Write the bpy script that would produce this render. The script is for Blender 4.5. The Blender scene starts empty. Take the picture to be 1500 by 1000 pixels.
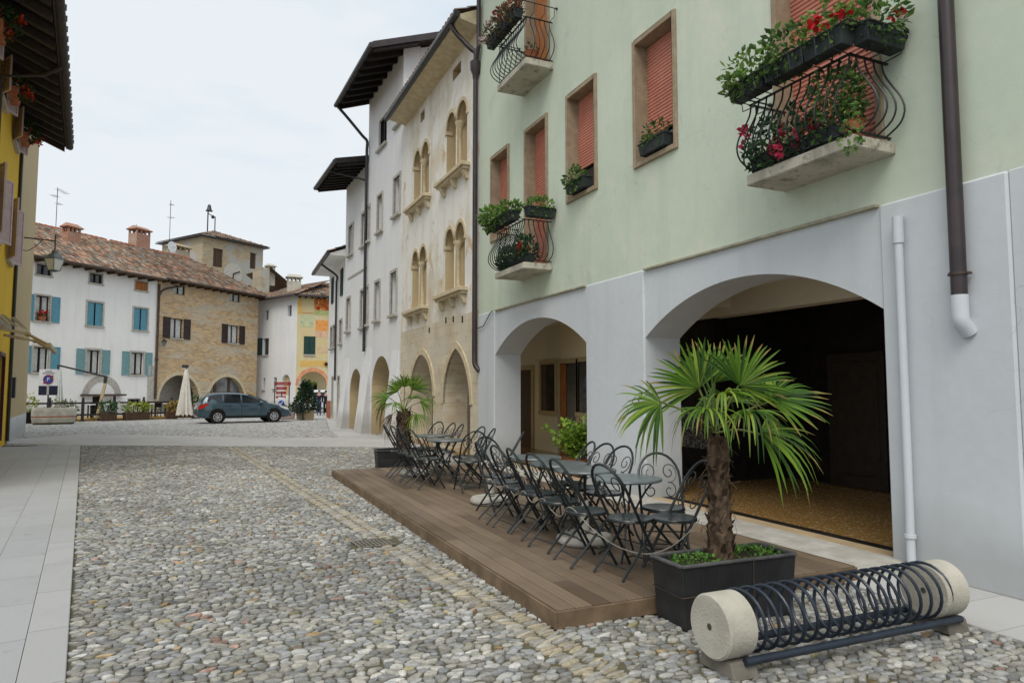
import bpy, bmesh, math, random
from mathutils import Vector, Matrix, geometry, noise
R=random.Random(7)
PI=math.pi
scene=bpy.context.scene
COL=scene.collection
# ------------------------------------------------------------------ node helpers
def rgb(r,g,b):
    f=lambda c:(c/255/12.92) if c/255<=.04045 else ((c/255+.055)/1.055)**2.4
    return (f(r),f(g),f(b),1)
class NT:
    def __init__(s,mat):
        mat.use_nodes=True; s.t=mat.node_tree; s.t.nodes.clear(); s.n=s.t.nodes
    def add(s,typ,**kw):
        n=s.n.new(typ)
        for k,v in kw.items(): setattr(n,k,v)
        return n
    def ln(s,a,b): s.t.links.new(a,b)
    def val(s,sock,v):
        if hasattr(v,'is_output') or isinstance(v,bpy.types.NodeSocket): s.ln(v,sock)
        else: sock.default_value=v
    def coord(s,scale=(1,1,1),kind='Object',rot=(0,0,0)):
        c=s.add('ShaderNodeTexCoord'); m=s.add('ShaderNodeMapping'); m.inputs['Scale'].default_value=scale; m.inputs['Rotation'].default_value=rot
        s.ln(c.outputs[kind],m.inputs['Vector']); return m.outputs['Vector']
    def noise(s,scale,detail=4,vec=None,rough=.55,dist=0):
        n=s.add('ShaderNodeTexNoise'); n.inputs['Scale'].default_value=scale; n.inputs['Detail'].default_value=detail; n.inputs['Roughness'].default_value=rough; n.inputs['Distortion'].default_value=dist
        s.ln(vec if vec is not None else s.coord(),n.inputs['Vector']); return n.outputs['Fac']
    def ramp(s,fac,a,b,ca=(0,0,0,1),cb=(1,1,1,1),extra=()):
        r=s.add('ShaderNodeValToRGB'); e=r.color_ramp.elements; e[0].position=a; e[0].color=ca; e[1].position=b; e[1].color=cb
        for p,c in extra: q=e.new(p); q.color=c
        s.ln(fac,r.inputs['Fac']); return r.outputs['Color']
    def mix(s,fac,a,b,mode='MIX'):
        m=s.add('ShaderNodeMix',data_type='RGBA',blend_type=mode)
        s.val(m.inputs[0],fac); s.val(m.inputs[6],a); s.val(m.inputs[7],b); return m.outputs[2]
    def math(s,op,a,b=0.):
        m=s.add('ShaderNodeMath',operation=op); s.val(m.inputs[0],a); s.val(m.inputs[1],b); return m.outputs[0]
    def bump(s,h,strength=.3,dist=.02,normal=None):
        b=s.add('ShaderNodeBump'); b.inputs['Strength'].default_value=strength; b.inputs['Distance'].default_value=dist; s.ln(h,b.inputs['Height'])
        if normal is not None: s.ln(normal,b.inputs['Normal'])
        return b.outputs['Normal']
    def out(s,color,rough=.8,normal=None,metal=0,spec=.3,trans=None,coat=0):
        p=s.add('ShaderNodeBsdfPrincipled'); s.val(p.inputs['Base Color'],color); s.val(p.inputs['Roughness'],rough); p.inputs['Metallic'].default_value=metal; p.inputs['Specular IOR Level'].default_value=spec; p.inputs['Coat Weight'].default_value=coat
        if normal is not None: s.ln(normal,p.inputs['Normal'])
        o=s.add('ShaderNodeOutputMaterial')
        if trans is not None:
            tr=s.add('ShaderNodeBsdfTranslucent'); s.val(tr.inputs['Color'],trans[0]); ms=s.add('ShaderNodeMixShader'); ms.inputs[0].default_value=trans[1]
            s.ln(p.outputs[0],ms.inputs[1]); s.ln(tr.outputs[0],ms.inputs[2]); s.ln(ms.outputs[0],o.inputs[0])
        else: s.ln(p.outputs[0],o.inputs[0])
        return p
def newmat(name): return bpy.data.materials.new(name)
def simple(name,c,c2=None,scale=6,rough=.7,bump=.15,bscale=30,metal=0,spec=.3,coat=0,bdist=.01):
    m=newmat(name); t=NT(m); c2=c2 or tuple(x*.72 for x in c[:3])+(1,)
    col=t.mix(t.ramp(t.noise(scale,5),.35,.68),c2,c); n=t.bump(t.noise(bscale,3),bump,bdist) if bump else None
    t.out(col,rough,n,metal,spec,coat=coat); return m
def plaster(name,c,c2,stain=None,streak=.35,base_dirt=None,scale=.5,patch=None,bump=.25):
    """painted render: broad clouds, vertical weather streaks, fine grain"""
    m=newmat(name); t=NT(m)
    big=t.noise(scale,6,rough=.6); col=t.mix(t.ramp(big,.3,.72),c2,c)
    if patch:
        for (pc,psc,lo,hi) in patch:
            col=t.mix(t.ramp(t.noise(psc,7,t.coord((1,1,.8)),.65,.4),lo,hi),col,pc)
    st=t.noise(1.,5,t.coord((2.6,2.6,.16)),.65)
    if stain is not None: col=t.mix(t.math('MULTIPLY',t.ramp(st,.5,.78),streak),col,stain)
    vo=t.add('ShaderNodeTexVoronoi',feature='DISTANCE_TO_EDGE'); vo.inputs['Scale'].default_value=.9
    wv=t.add('ShaderNodeVectorMath',operation='ADD'); nn=t.add('ShaderNodeTexNoise'); nn.inputs['Scale'].default_value=2.2; nn.inputs['Detail'].default_value=5; t.ln(t.coord(),nn.inputs['Vector']); t.ln(t.coord(),wv.inputs[0]); t.ln(nn.outputs['Color'],wv.inputs[1]); t.ln(wv.outputs[0],vo.inputs['Vector'])
    ck=t.math('MULTIPLY',t.ramp(vo.outputs['Distance'],0,.007,(1,1,1,1),(0,0,0,1)),t.ramp(t.noise(.7,3),.52,.62)); col=t.mix(t.math('MULTIPLY',ck,.35),col,tuple(x*.45 for x in c2[:3])+(1,))
    fine=t.noise(9,5); col=t.mix(t.math('MULTIPLY',t.ramp(fine,.35,.8),.12),col,tuple(x*.6 for x in c2[:3])+(1,))
    if base_dirt:
        zc=t.add('ShaderNodeSeparateXYZ'); t.ln(t.coord(),zc.inputs[0])
        h=t.math('ADD',zc.outputs[2],t.math('MULTIPLY',t.noise(1.5,4),-base_dirt[1]))
        col=t.mix(t.ramp(h,0,base_dirt[1]*.8,base_dirt[0],base_dirt[0]),col,col) if False else t.mix(t.ramp(h,-.1,.5,(base_dirt[2],)*3+(1,),(0,0,0,1)),col,base_dirt[0])
    n=t.bump(t.noise(45,4),bump,.004,t.bump(t.noise(3,4),bump*.8,.02))
    t.out(col,.88,n,spec=.15); return m
def attr_mat(name,rough=.75,vary=.25,bump=.2,bscale=40,trans=None,spec=.3,attr='Col',bdist=.01):
    m=newmat(name); t=NT(m); a=t.add('ShaderNodeAttribute',attribute_name=attr)
    col=t.mix(t.math('MULTIPLY',t.ramp(t.noise(bscale*.5,4),.3,.75),vary),a.outputs['Color'],(.02,.02,.018,1))
    n=t.bump(t.noise(bscale,4),bump,bdist) if bump else None
    t.out(col,rough,n,spec=spec,trans=(a.outputs['Color'],trans) if trans else None); return m
# ------------------------------------------------------------------ mesh builder
class MB:
    def __init__(s): s.v=[];s.f=[];s.m=[];s.c=[];s.cur=0;s.col=None;s.sm=[];s.smooth=False
    def vert(s,p):
        s.v.append(tuple(p)); s.c.append(s.col); return len(s.v)-1
    def face(s,idx): s.f.append(tuple(idx)); s.m.append(s.cur); s.sm.append(s.smooth)
    def quad(s,a,b,c,d): s.face([s.vert(p) for p in (a,b,c,d)])
    def box(s,x0,x1,y0,y1,z0,z1,M=None):
        P=[(x,y,z) for z in (z0,z1) for y in (y0,y1) for x in (x0,x1)]
        if M is not None: P=[M@Vector(p) for p in P]
        i=[s.vert(p) for p in P]
        for q in ((0,2,3,1),(4,5,7,6),(0,1,5,4),(2,6,7,3),(0,4,6,2),(1,3,7,5)): s.face([i[k] for k in q])
    def hexa(s,P):
        """8 points: bottom 4 loop then top 4 loop"""
        i=[s.vert(p) for p in P]
        s.face(i[:4][::-1]); s.face(i[4:])
        for k in range(4): s.face((i[k],i[(k+1)%4],i[4+(k+1)%4],i[4+k]))
    def bar(s,a,b,w,h=None,up=(0,0,1)):
        h=h or w; a=Vector(a);b=Vector(b);d=(b-a).normalized();u=Vector(up)
        if abs(d.dot(u))>.95:u=Vector((1,0,0))
        x=d.cross(u).normalized();y=x.cross(d)
        o=[x*sx*w/2+y*sy*h/2 for sx,sy in ((-1,-1),(1,-1),(1,1),(-1,1))]
        s.hexa([a+k for k in o]+[b+k for k in o])
    def tube(s,pts,r,n=6,cap=True,closed=False):
        pts=[Vector(p) for p in pts]; N=len(pts); rr=r if isinstance(r,(list,tuple)) else [r]*N
        rings=[]; nrm=None; s0=s.smooth; s.smooth=True
        for i,p in enumerate(pts):
            a=pts[i-1] if (i>0 or closed) else p; b=pts[(i+1)%N] if (i<N-1 or closed) else p
            d=(b-a).normalized() if (b-a).length>1e-9 else Vector((0,0,1))
            if nrm is None:
                nrm=d.cross(Vector((0,0,1)));
                if nrm.length<.1: nrm=d.cross(Vector((1,0,0)))
            nrm=(nrm-d*nrm.dot(d)).normalized(); bi=d.cross(nrm)
            rings.append([s.vert(p+(nrm*math.cos(2*PI*k/n)+bi*math.sin(2*PI*k/n))*rr[i]) for k in range(n)])
        for i in range(N if closed else N-1):
            A=rings[i];B=rings[(i+1)%N]
            for k in range(n): s.face((A[k],A[(k+1)%n],B[(k+1)%n],B[k]))
        if cap and not closed: s.face(rings[0][::-1]); s.face(rings[-1])
        s.smooth=s0
    def lathe(s,prof,n=24,cx=0,cy=0,z=0,axis='z',sx=1,sy=1,smooth=True):
        s0=s.smooth; s.smooth=smooth; rings=[]
        for r,h in prof:
            ring=[]
            for k in range(n):
                a=2*PI*k/n; p=(r*math.cos(a)*sx,r*math.sin(a)*sy,h)
                if axis=='x': p=(p[2],p[0],p[1])
                elif axis=='y': p=(p[0],-p[2],p[1])
                ring.append(s.vert((p[0]+cx,p[1]+cy,p[2]+z)))
            rings.append(ring)
        for A,B in zip(rings,rings[1:]):
            for k in range(n): s.face((A[k],A[(k+1)%n],B[(k+1)%n],B[k]))
        if prof[0][0]>1e-4: s.face(rings[0][::-1])
        if prof[-1][0]>1e-4: s.face(rings[-1])
        s.smooth=s0
    def ell(s,c,r,n=12,k=8,jit=0,rng=R):
        s0=s.smooth; s.smooth=True; rings=[]
        for i in range(k+1):
            ph=PI*i/k; ring=[]
            for j in range(n):
                a=2*PI*j/n; q=1+jit*rng.uniform(-1,1)
                ring.append(s.vert((c[0]+r[0]*math.sin(ph)*math.cos(a)*q,c[1]+r[1]*math.sin(ph)*math.sin(a)*q,c[2]-r[2]*math.cos(ph)*q)))
            rings.append(ring)
        for A,B in zip(rings,rings[1:]):
            for j in range(n): s.face((A[j],A[(j+1)%n],B[(j+1)%n],B[j]))
        s.smooth=s0
    def poly(s,pts,z): s.face([s.vert((p[0],p[1],z)) for p in pts])
    def prism(s,pts,y0,y1):
        """polygon in xz extruded along y (convex or gently concave)"""
        a=[s.vert((x,y0,z)) for x,z in pts]; b=[s.vert((x,y1,z)) for x,z in pts]; n=len(pts)
        s.face(a); s.face(b[::-1])
        for k in range(n): s.face((a[k],b[k],b[(k+1)%n],a[(k+1)%n]))
    def wall(s,outer,holes,y0,y1,side=None,hside=None):
        """xz outline with holes, thickness y0..y1; side = material index of the reveals"""
        loops=[outer]+list(holes); pts=[];edges=[]
        for L in loops:
            b=len(pts); pts+= [Vector(p) for p in L]; edges+=[(b+i,b+(i+1)%len(L)) for i in range(len(L))]
        vo,eo,fo,_,_,_=geometry.delaunay_2d_cdt(pts,edges,[],0,1e-5)
        def ins(L,x,z):
            c=False
            for (x1,z1),(x2,z2) in zip(L,L[1:]+L[:1]):
                if (z1>z)!=(z2>z) and x<(x2-x1)*(z-z1)/(z2-z1)+x1: c=not c
            return c
        keep=[]
        for f in fo:
            x=sum(vo[k].x for k in f)/len(f); z=sum(vo[k].y for k in f)/len(f)
            if ins(outer,x,z) and not any(ins(h,x,z) for h in holes): keep.append(f)
        fo=keep
        for yy,rev in ((y0,False),(y1,True)):
            idx=[s.vert((p.x,yy,p.y)) for p in vo]
            for f in fo: s.face([idx[k] for k in (reversed(f) if rev else f)])
        c0=s.cur
        for L in loops:
            q=side if L is outer else (side if hside is None else hside); s.cur=c0 if q is None else q
            n=len(L); a=[s.vert((p[0],y0,p[1])) for p in L]; b=[s.vert((p[0],y1,p[1])) for p in L]
            for k in range(n):
                p,r=L[k],L[(k+1)%n]
                rim=L is outer and ((abs(p[0]-r[0])<1e-6 and min(abs(p[0]-outer[-1][0]),abs(p[0]-outer[-2][0]))<1e-6) or (abs(p[1]-r[1])<1e-6 and abs(p[1]-outer[-1][1])<1e-6))
                s.cur=c0 if (rim or q is None) else q; s.face((a[k],a[(k+1)%n],b[(k+1)%n],b[k]))
        s.cur=c0
    def build(s,name,mats,parent=None,bevel=0,recalc=True,seg=1):
        me=bpy.data.meshes.new(name); me.from_pydata(s.v,[],s.f)
        mats=mats if isinstance(mats,(list,tuple)) else [mats]
        for m in mats: me.materials.append(m)
        me.polygons.foreach_set('material_index',s.m); me.polygons.foreach_set('use_smooth',s.sm)
        if any(s.sm): me.set_sharp_from_angle(angle=.75)
        if any(c is not None for c in s.c):
            ca=me.color_attributes.new('Col','FLOAT_COLOR','POINT'); flat=[]
            for c in s.c:
                c=c or (.5,.5,.5); flat+=[c[0],c[1],c[2],1.]
            ca.data.foreach_set('color',flat)
        if bevel or recalc:
            bm=bmesh.new(); bm.from_mesh(me)
            if bevel:
                bmesh.ops.remove_doubles(bm,verts=bm.verts,dist=1e-5)
                ed=[e for e in bm.edges if len(e.link_faces)==2 and e.calc_face_angle(0)>.6]
                bmesh.ops.bevel(bm,geom=ed,offset=bevel,segments=seg,affect='EDGES',profile=.5,clamp_overlap=True)
            bmesh.ops.recalc_face_normals(bm,faces=bm.faces); bm.to_mesh(me); bm.free()
        o=bpy.data.objects.new(name,me); COL.objects.link(o)
        if parent is not None: o.parent=parent
        return o
# ------------------------------------------------------------------ object helpers
def tag(o,label=None,cat=None,group=None,kind=None):
    if label: o['label']=label
    if cat: o['category']=cat
    if group: o['group']=group
    if kind: o['kind']=kind
    return o
def thing(name,label,cat,loc=(0,0,0),rz=0,group=None):
    o=bpy.data.objects.new(name,None); COL.objects.link(o); o.empty_display_size=.2
    o.location=loc; o.rotation_euler=(0,0,rz); return tag(o,label,cat,group)
def dup(root,loc,rz,label=None,group=None):
    def cp(o,par):
        c=o.copy(); COL.objects.link(c); c.parent=par
        for ch in list(o.children): cp(ch,c)
        return c
    r=cp(root,None); r.location=loc; r.rotation_euler=(0,0,rz)
    if label: r['label']=label
    if group: r['group']=group
    return r
def rect(x0,x1,z0,z1): return [(x0,z0),(x1,z0),(x1,z1),(x0,z1)]
def arc_arch(xl,xr,z0,zs,za,n=20):
    """segmental/round arch outline: left foot, over the top, right foot"""
    h=(xr-xl)/2; r=za-zs; cx=(xl+xr)/2
    pts=[(xl,z0)]
    if r>=h*.999:
        pts+=[(cx-h*math.cos(PI*k/n),zs+r*math.sin(PI*k/n)) for k in range(n+1)]
    else:
        rad=(h*h+r*r)/(2*r); cz=za-rad; a0=math.asin(h/rad)
        pts+=[(cx+rad*math.sin(-a0+2*a0*k/n),cz+rad*math.cos(-a0+2*a0*k/n)) for k in range(n+1)]
    pts.append((xr,z0)); return pts
def pointed(xl,xr,z0,zs,za,n=9):
    cx=(xl+xr)/2; h=(xr-xl)/2; r=za-zs; rad=(h*h+r*r)/(2*h); L=[]
    a1=math.atan2(r,rad-h)
    for k in range(n+1): a=a1*k/n; L.append((xl+rad-rad*math.cos(a),zs+rad*math.sin(a)))
    Rr=[(2*cx-x,z) for x,z in L[:-1]][::-1]
    return [(xl,z0)]+L+Rr+[(xr,z0)]
def notch(x0,x1,z0,z1,arches):
    """outer wall outline counter-clockwise with ground level openings"""
    pts=[(x0,z0)]
    for a in sorted(arches,key=lambda q:q[0][0]): pts+=a
    return pts+[(x1,z0),(x1,z1),(x0,z1)]
def leaves(mb,c,r,n,size,cols,rng=R,hang=0,elong=2.2):
    for _ in range(n):
        while True:
            p=Vector((rng.uniform(-1,1),rng.uniform(-1,1),rng.uniform(-1,1)))
            if p.length<=1: break
        if rng.random()<.6 and p.length>.05: p=p.normalized()*rng.uniform(.65,1)
        q=Vector((c[0]+p.x*r[0],c[1]+p.y*r[1],c[2]+p.z*r[2]))
        d=(p*.7+Vector((rng.gauss(0,.6),rng.gauss(0,.6),rng.gauss(.15-hang,.5)))).normalized()
        w=d.cross(Vector((rng.gauss(0,1),rng.gauss(0,1),rng.gauss(0,1)))).normalized(); s=size*rng.uniform(.6,1.3)
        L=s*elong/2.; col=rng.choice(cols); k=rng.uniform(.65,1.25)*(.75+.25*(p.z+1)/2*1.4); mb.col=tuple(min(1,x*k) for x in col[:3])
        nrm=d.cross(w)*s*.18
        a=mb.vert(q);b=mb.vert(q+d*L*.5+w*s*.4-nrm);e=mb.vert(q+d*L-nrm*2);f=mb.vert(q+d*L*.5-w*s*.4-nrm);m=mb.vert(q+d*L*.5)
        mb.face((a,b,m));mb.face((b,e,m));mb.face((e,f,m));mb.face((f,a,m))
    mb.col=None
def blossoms(mb,c,r,n,size,col,rng=R):
    """small clustered flower heads"""
    for _ in range(n):
        p=(c[0]+rng.uniform(-1,1)*r[0],c[1]+rng.uniform(-1,1)*r[1],c[2]+rng.uniform(-1,1)*r[2])
        for _ in range(12):
            q=Vector(p)+Vector((rng.gauss(0,1),rng.gauss(0,1),rng.gauss(0,1)))*size*.45
            k=rng.uniform(.6,1.2); mb.col=tuple(min(1,x*k) for x in col[:3])
            n1=Vector((rng.gauss(0,1),rng.gauss(0,1),rng.gauss(0,1))).normalized(); a=n1.orthogonal().normalized(); b=n1.cross(a); s=size*.42
            mb.face([mb.vert(q+(a*math.cos(t)+b*math.sin(t))*s) for t in (0,1.26,2.51,3.77,5.03)])
    mb.col=None
# ------------------------------------------------------------------ camera, light
scene.render.engine='CYCLES'
scene.view_settings.view_transform='Standard'; scene.view_settings.look='None'; scene.view_settings.exposure=0
cam=bpy.data.cameras.new('camera'); cam.lens=24; cam.sensor_width=36; cam.clip_start=.05; cam.clip_end=3000
co=bpy.data.objects.new('camera',cam); COL.objects.link(co); co.location=(0,0,1.65)
co.rotation_euler=(math.radians(90+4.061),0,math.radians(-24.174)); scene.camera=co
W=bpy.data.worlds.new('World'); scene.world=W; W.use_nodes=True
wt=W.node_tree; wt.nodes.clear()
SUN_EL,SUN_AZ=math.radians(54),math.radians(212)   # azimuth clockwise from +Y: light comes from behind the left shoulder
sk=wt.nodes.new('ShaderNodeTexSky'); sk.sky_type='NISHITA'; sk.sun_disc=False; sk.sun_elevation=SUN_EL; sk.sun_rotation=SUN_AZ; sk.air_density=1.4; sk.dust_density=2.5
b1=wt.nodes.new('ShaderNodeBackground'); b1.inputs[1].default_value=.11; wt.links.new(sk.outputs[0],b1.inputs[0])
tc=wt.nodes.new('ShaderNodeTexCoord'); mp=wt.nodes.new('ShaderNodeMapping'); mp.inputs['Scale'].default_value=(1,1,3.2); wt.links.new(tc.outputs['Generated'],mp.inputs[0])
nz=wt.nodes.new('ShaderNodeTexNoise'); nz.inputs['Scale'].default_value=2.1; nz.inputs['Detail'].default_value=7; nz.inputs['Roughness'].default_value=.55; wt.links.new(mp.outputs[0],nz.inputs['Vector'])
cr=wt.nodes.new('ShaderNodeValToRGB'); e=cr.color_ramp.elements; e[0].position=.34; e[0].color=(.72,.83,.93,1); e[1].position=.50; e[1].color=(.88,.93,.97,1)
wt.links.new(nz.outputs[0],cr.inputs[0])
b2=wt.nodes.new('ShaderNodeBackground'); b2.inputs[1].default_value=.99; wt.links.new(cr.outputs[0],b2.inputs[0])
ms=wt.nodes.new('ShaderNodeMixShader'); ms.inputs[0].default_value=.92
wt.links.new(b1.outputs[0],ms.inputs[1]); wt.links.new(b2.outputs[0],ms.inputs[2])
wo=wt.nodes.new('ShaderNodeOutputWorld'); wt.links.new(ms.outputs[0],wo.inputs[0])
sl=bpy.data.lights.new('sun','SUN'); sl.energy=2.15; sl.angle=math.radians(36); sl.color=(1,.95,.87)
so=bpy.data.objects.new('sun',sl); COL.objects.link(so)
sd=Vector((math.sin(SUN_AZ)*math.cos(SUN_EL),math.cos(SUN_AZ)*math.cos(SUN_EL),math.sin(SUN_EL)))
so.rotation_euler=(-sd).to_track_quat('-Z','Y').to_euler(); so.location=(-20,-20,40)
# ------------------------------------------------------------------ materials
M={}
M['green']=plaster('green_render',(.60,.66,.545,1),(.53,.60,.49,1),(.36,.40,.30,1),.3,scale=.45,patch=[((.66,.67,.56,1),.7,.52,.70),((.50,.56,.48,1),1.9,.60,.70),((.44,.48,.39,1),4.5,.66,.74)])
M['grey']=plaster('grey_render',(.61,.64,.665,1),(.55,.58,.605,1),(.40,.41,.41,1),.3,base_dirt=((.25,.25,.23,1),.5,.45))
M['soffit']=plaster('passage_plaster',(.80,.75,.62,1),(.74,.69,.56,1),scale=.8)
M['cream_wall']=plaster('passage_wall',(.93,.83,.58,1),(.88,.77,.52,1),scale=.8,base_dirt=((.2,.15,.08,1),.5,.5))
M['white']=plaster('white_render',(.78,.79,.80,1),(.70,.71,.73,1),(.52,.52,.50,1),.3,base_dirt=((.36,.34,.3,1),.8,.6))
M['white_far']=plaster('white_lime_wall',(.86,.855,.84,1),(.79,.785,.77,1),(.5,.48,.44,1),.3,base_dirt=((.4,.38,.33,1),.8,.5))
M['tan']=plaster('tan_reveal',(.56,.45,.27,1),(.47,.37,.22,1),scale=1,base_dirt=((.3,.24,.15,1),.6,.5))
M['gothic']=plaster('worn_ochre_render',(.73,.68,.57,1),(.63,.57,.46,1),(.38,.32,.25,1),.5,scale=.9,patch=[((.80,.79,.75,1),.5,.42,.52),((.68,.52,.40,1),.8,.60,.66),((.60,.43,.25,1),1.3,.60,.68),((.36,.33,.28,1),2.4,.62,.72)],bump=.5)
M['gothic_low']=None
M['stone']=simple('pale_limestone',(.64,.56,.40,1),(.50,.41,.26,1),5,.85,.4,25)
M['grey_stone']=simple('grey_limestone',(.50,.48,.43,1),(.36,.34,.30,1),6,.85,.3,25)
M['concrete']=simple('weathered_concrete',(.53,.50,.43,1),(.38,.36,.30,1),4,.9,.5,60)
M['slab_edge']=plaster('mossy_balcony_concrete',(.56,.53,.45,1),(.48,.45,.37,1),(.16,.15,.11,1),.8,scale=1.5,patch=[((.25,.23,.17,1),7.,.55,.66),((.20,.20,.12,1),16.,.60,.68)])
M['frame_stone']=simple('brown_stone_surround',(.36,.29,.20,1),(.27,.21,.14,1),8,.8,.2,30)
M['glass']=None
M['wood_dark']=simple('dark_stained_timber',(.024,.019,.016,1),(.010,.008,.008,1),7,.75,.3,30)
M['shop_wood']=simple('dark_brown_shop_door',(.034,.024,.017,1),(.02,.014,.01,1),8,.6,.2,30)
M['wood_brown']=simple('brown_timber',(.10,.06,.035,1),(.06,.035,.02,1),8,.6,.2,30)
M['near_black']=simple('black_lacquered_wood',(.024,.021,.018,1),(.012,.010,.009,1),4,.6,.05,20,spec=.1)
M['iron']=simple('dark_painted_iron',(.018,.024,.026,1),(.009,.012,.013,1),12,.42,.1,80,spec=.5)
M['seat_paint']=simple('worn_green_black_paint',(.052,.064,.067,1),(.025,.033,.035,1),9,.26,.1,40,spec=.5)
M['top_paint']=simple('grey_green_table_paint',(.14,.17,.175,1),(.095,.12,.125,1),6,.30,.08,40,spec=.5)
M['pipe_brown']=simple('brown_painted_metal',(.045,.03,.032,1),(.028,.02,.022,1),5,.4,.05,20,spec=.5)
M['gutter']=simple('dark_gutter_metal',(.030,.032,.034,1),(.018,.018,.02,1),5,.4,.05,20,spec=.5)
M['copper']=simple('aged_copper_pipe',(.10,.07,.05,1),(.05,.035,.03,1),5,.5,.05,20)
M['white_pipe']=simple('white_plastic_pipe',(.58,.61,.65,1),(.53,.56,.60,1),3,.5,.03,20)
M['roller']=simple('salmon_roller_slats',(.58,.24,.175,1),(.49,.19,.135,1),3,.55,.05,50)
M['box_plastic']=simple('dark_plastic_trough',(.035,.045,.045,1),(.02,.025,.026,1),6,.6,.1,40)
M['terracotta']=simple('terracotta',(.42,.15,.07,1),(.30,.10,.05,1),6,.8,.2,40)
M['leaf']=attr_mat('leaf_green',.5,.2,.1,60,.35)
M['flower']=attr_mat('petal',.6,.1,None,40,.3)
M['stones']=attr_mat('river_cobble',.72,.45,.6,60,spec=.3,bdist=.015)
M['tile']=attr_mat('clay_roof_tile',.9,.35,.3,30,spec=.1)
M['curtain']=simple('white_curtain',(.62,.64,.62,1),(.45,.48,.46,1),9,.9,.1,20)
M['blue_shutter']=simple('light_blue_shutter',(.115,.31,.40,1),(.09,.26,.345,1),5,.6,.1,20)
M['teal_shutter']=simple('pale_teal_shutter',(.19,.34,.36,1),(.15,.29,.31,1),5,.6,.1,20)
M['brown_shutter']=simple('dark_brown_shutter',(.045,.026,.024,1),(.03,.018,.017,1),5,.6,.1,20)
M['green_shutter']=simple('bottle_green_shutter',(.012,.05,.042,1),(.008,.035,.03,1),5,.6,.1,20)
M['orange_shutter']=simple('orange_wood_shutter',(.42,.15,.03,1),(.30,.10,.02,1),5,.6,.1,20)
M['white_metal']=simple('white_enamel',(.75,.76,.77,1),(.66,.67,.68,1),3,.45,.02,20)
M['soil']=simple('potting_soil',(.05,.035,.022,1),(.025,.018,.012,1),20,.95,.5,60)
M['rope']=simple('pale_plastic_cord',(.36,.33,.28,1),(.25,.23,.2,1),30,.6,.1,80)
M['canvas']=simple('off_white_canvas',(.70,.67,.60,1),(.58,.55,.49,1),6,.9,.15,60)
def glass_mat(name,c,rough=.06):
    m=newmat(name); t=NT(m); col=t.mix(t.ramp(t.noise(.9,3),.4,.62),c,tuple(x*2.5 for x in c[:3])+(1,)); t.out(col,rough,None,spec=.6); return m
M['glass']=glass_mat('dark_window_glass',(.012,.014,.016,1))
M['grey_glass']=glass_mat('dull_window_glass',(.10,.105,.11,1),.25)
def brick_mat(name,c1,c2,mortar,bw,bh,extra=(),bump=.6,msize=.02,warp=.03,rough=.9,vec=None,offset=.5,smooth=.3,axes='xz',vst=1.6):
    m=newmat(name); t=NT(m); co_=t.coord()
    sp=t.add('ShaderNodeSeparateXYZ'); t.ln(co_,sp.inputs[0]); cb=t.add('ShaderNodeCombineXYZ')
    wx=t.math('MULTIPLY',t.math('SUBTRACT',t.noise(3.,3),.5),warp); wz=t.math('MULTIPLY',t.math('SUBTRACT',t.noise(2.3,3,t.coord((1.1,1,1.3))),.5),warp)
    t.ln(t.math('ADD',sp.outputs[0],wx),cb.inputs[0]); t.ln(t.math('ADD',sp.outputs[2 if axes=='xz' else 1],wz),cb.inputs[1])
    b=t.add('ShaderNodeTexBrick'); t.ln(cb.outputs[0],b.inputs['Vector'])
    b.inputs['Color1'].default_value=c1; b.inputs['Color2'].default_value=c2; b.inputs['Mortar'].default_value=mortar
    b.inputs['Scale'].default_value=1; b.inputs['Mortar Size'].default_value=msize; b.inputs['Mortar Smooth'].default_value=smooth; b.inputs['Brick Width'].default_value=bw; b.inputs['Row Height'].default_value=bh; b.inputs['Bias'].default_value=-.1; b.offset=offset
    col=b.outputs['Color']
    for (ec,sc,lo,hi,am) in extra: col=t.mix(t.math('MULTIPLY',t.ramp(t.noise(sc,5,t.coord((1,1,vst))),lo,hi),am),col,ec)
    inv=t.math('SUBTRACT',1.,b.outputs['Fac']); n=t.bump(inv,bump,.012,t.bump(t.noise(30,4),.25,.01))
    t.out(col,rough,n,spec=.15); return m
M['rubble']=brick_mat('ochre_rubble_masonry',(.66,.46,.25,1),(.38,.27,.16,1),(.42,.35,.24,1),.42,.15,[((.50,.47,.40,1),.35,.46,.62,.7),((.56,.30,.15,1),1.6,.56,.66,.75),((.66,.60,.46,1),2.2,.58,.66,.75),((.22,.17,.11,1),3.2,.58,.68,.7)],.8,.020,.12,vst=5.)
M['tower_stone']=brick_mat('grey_tower_masonry',(.44,.35,.22,1),(.31,.25,.17,1),(.36,.31,.23,1),.4,.16,[((.37,.37,.35,1),.22,.50,.56,.9),((.40,.24,.14,1),1.3,.6,.7,.5)],.6,.016,.12)
M['ashlar']=brick_mat('beige_ashlar',(.66,.59,.46,1),(.58,.52,.40,1),(.50,.44,.34,1),.62,.26,[((.42,.30,.17,1),1.1,.5,.68,.5),((.58,.54,.45,1),.6,.5,.62,.6),((.25,.22,.17,1),3.5,.6,.72,.5)],.35,.008,.05)
M['chimney_brick']=brick_mat('red_chimney_brick',(.40,.16,.09,1),(.30,.12,.07,1),(.40,.33,.27,1),.24,.075,[((.42,.36,.3,1),2,.5,.7,.5)],.5,.012,.02)
M['slab']=brick_mat('sidewalk_slabs',(.37,.375,.38,1),(.33,.335,.34,1),(.21,.21,.205,1),.62,.92,[((.31,.31,.305,1),.7,.45,.7,.5),((.26,.255,.24,1),5.,.62,.70,.5),((.37,.375,.37,1),2.2,.5,.7,.4)],.25,.005,.004,.7,smooth=.1,axes='xy',offset=0.)
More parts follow.
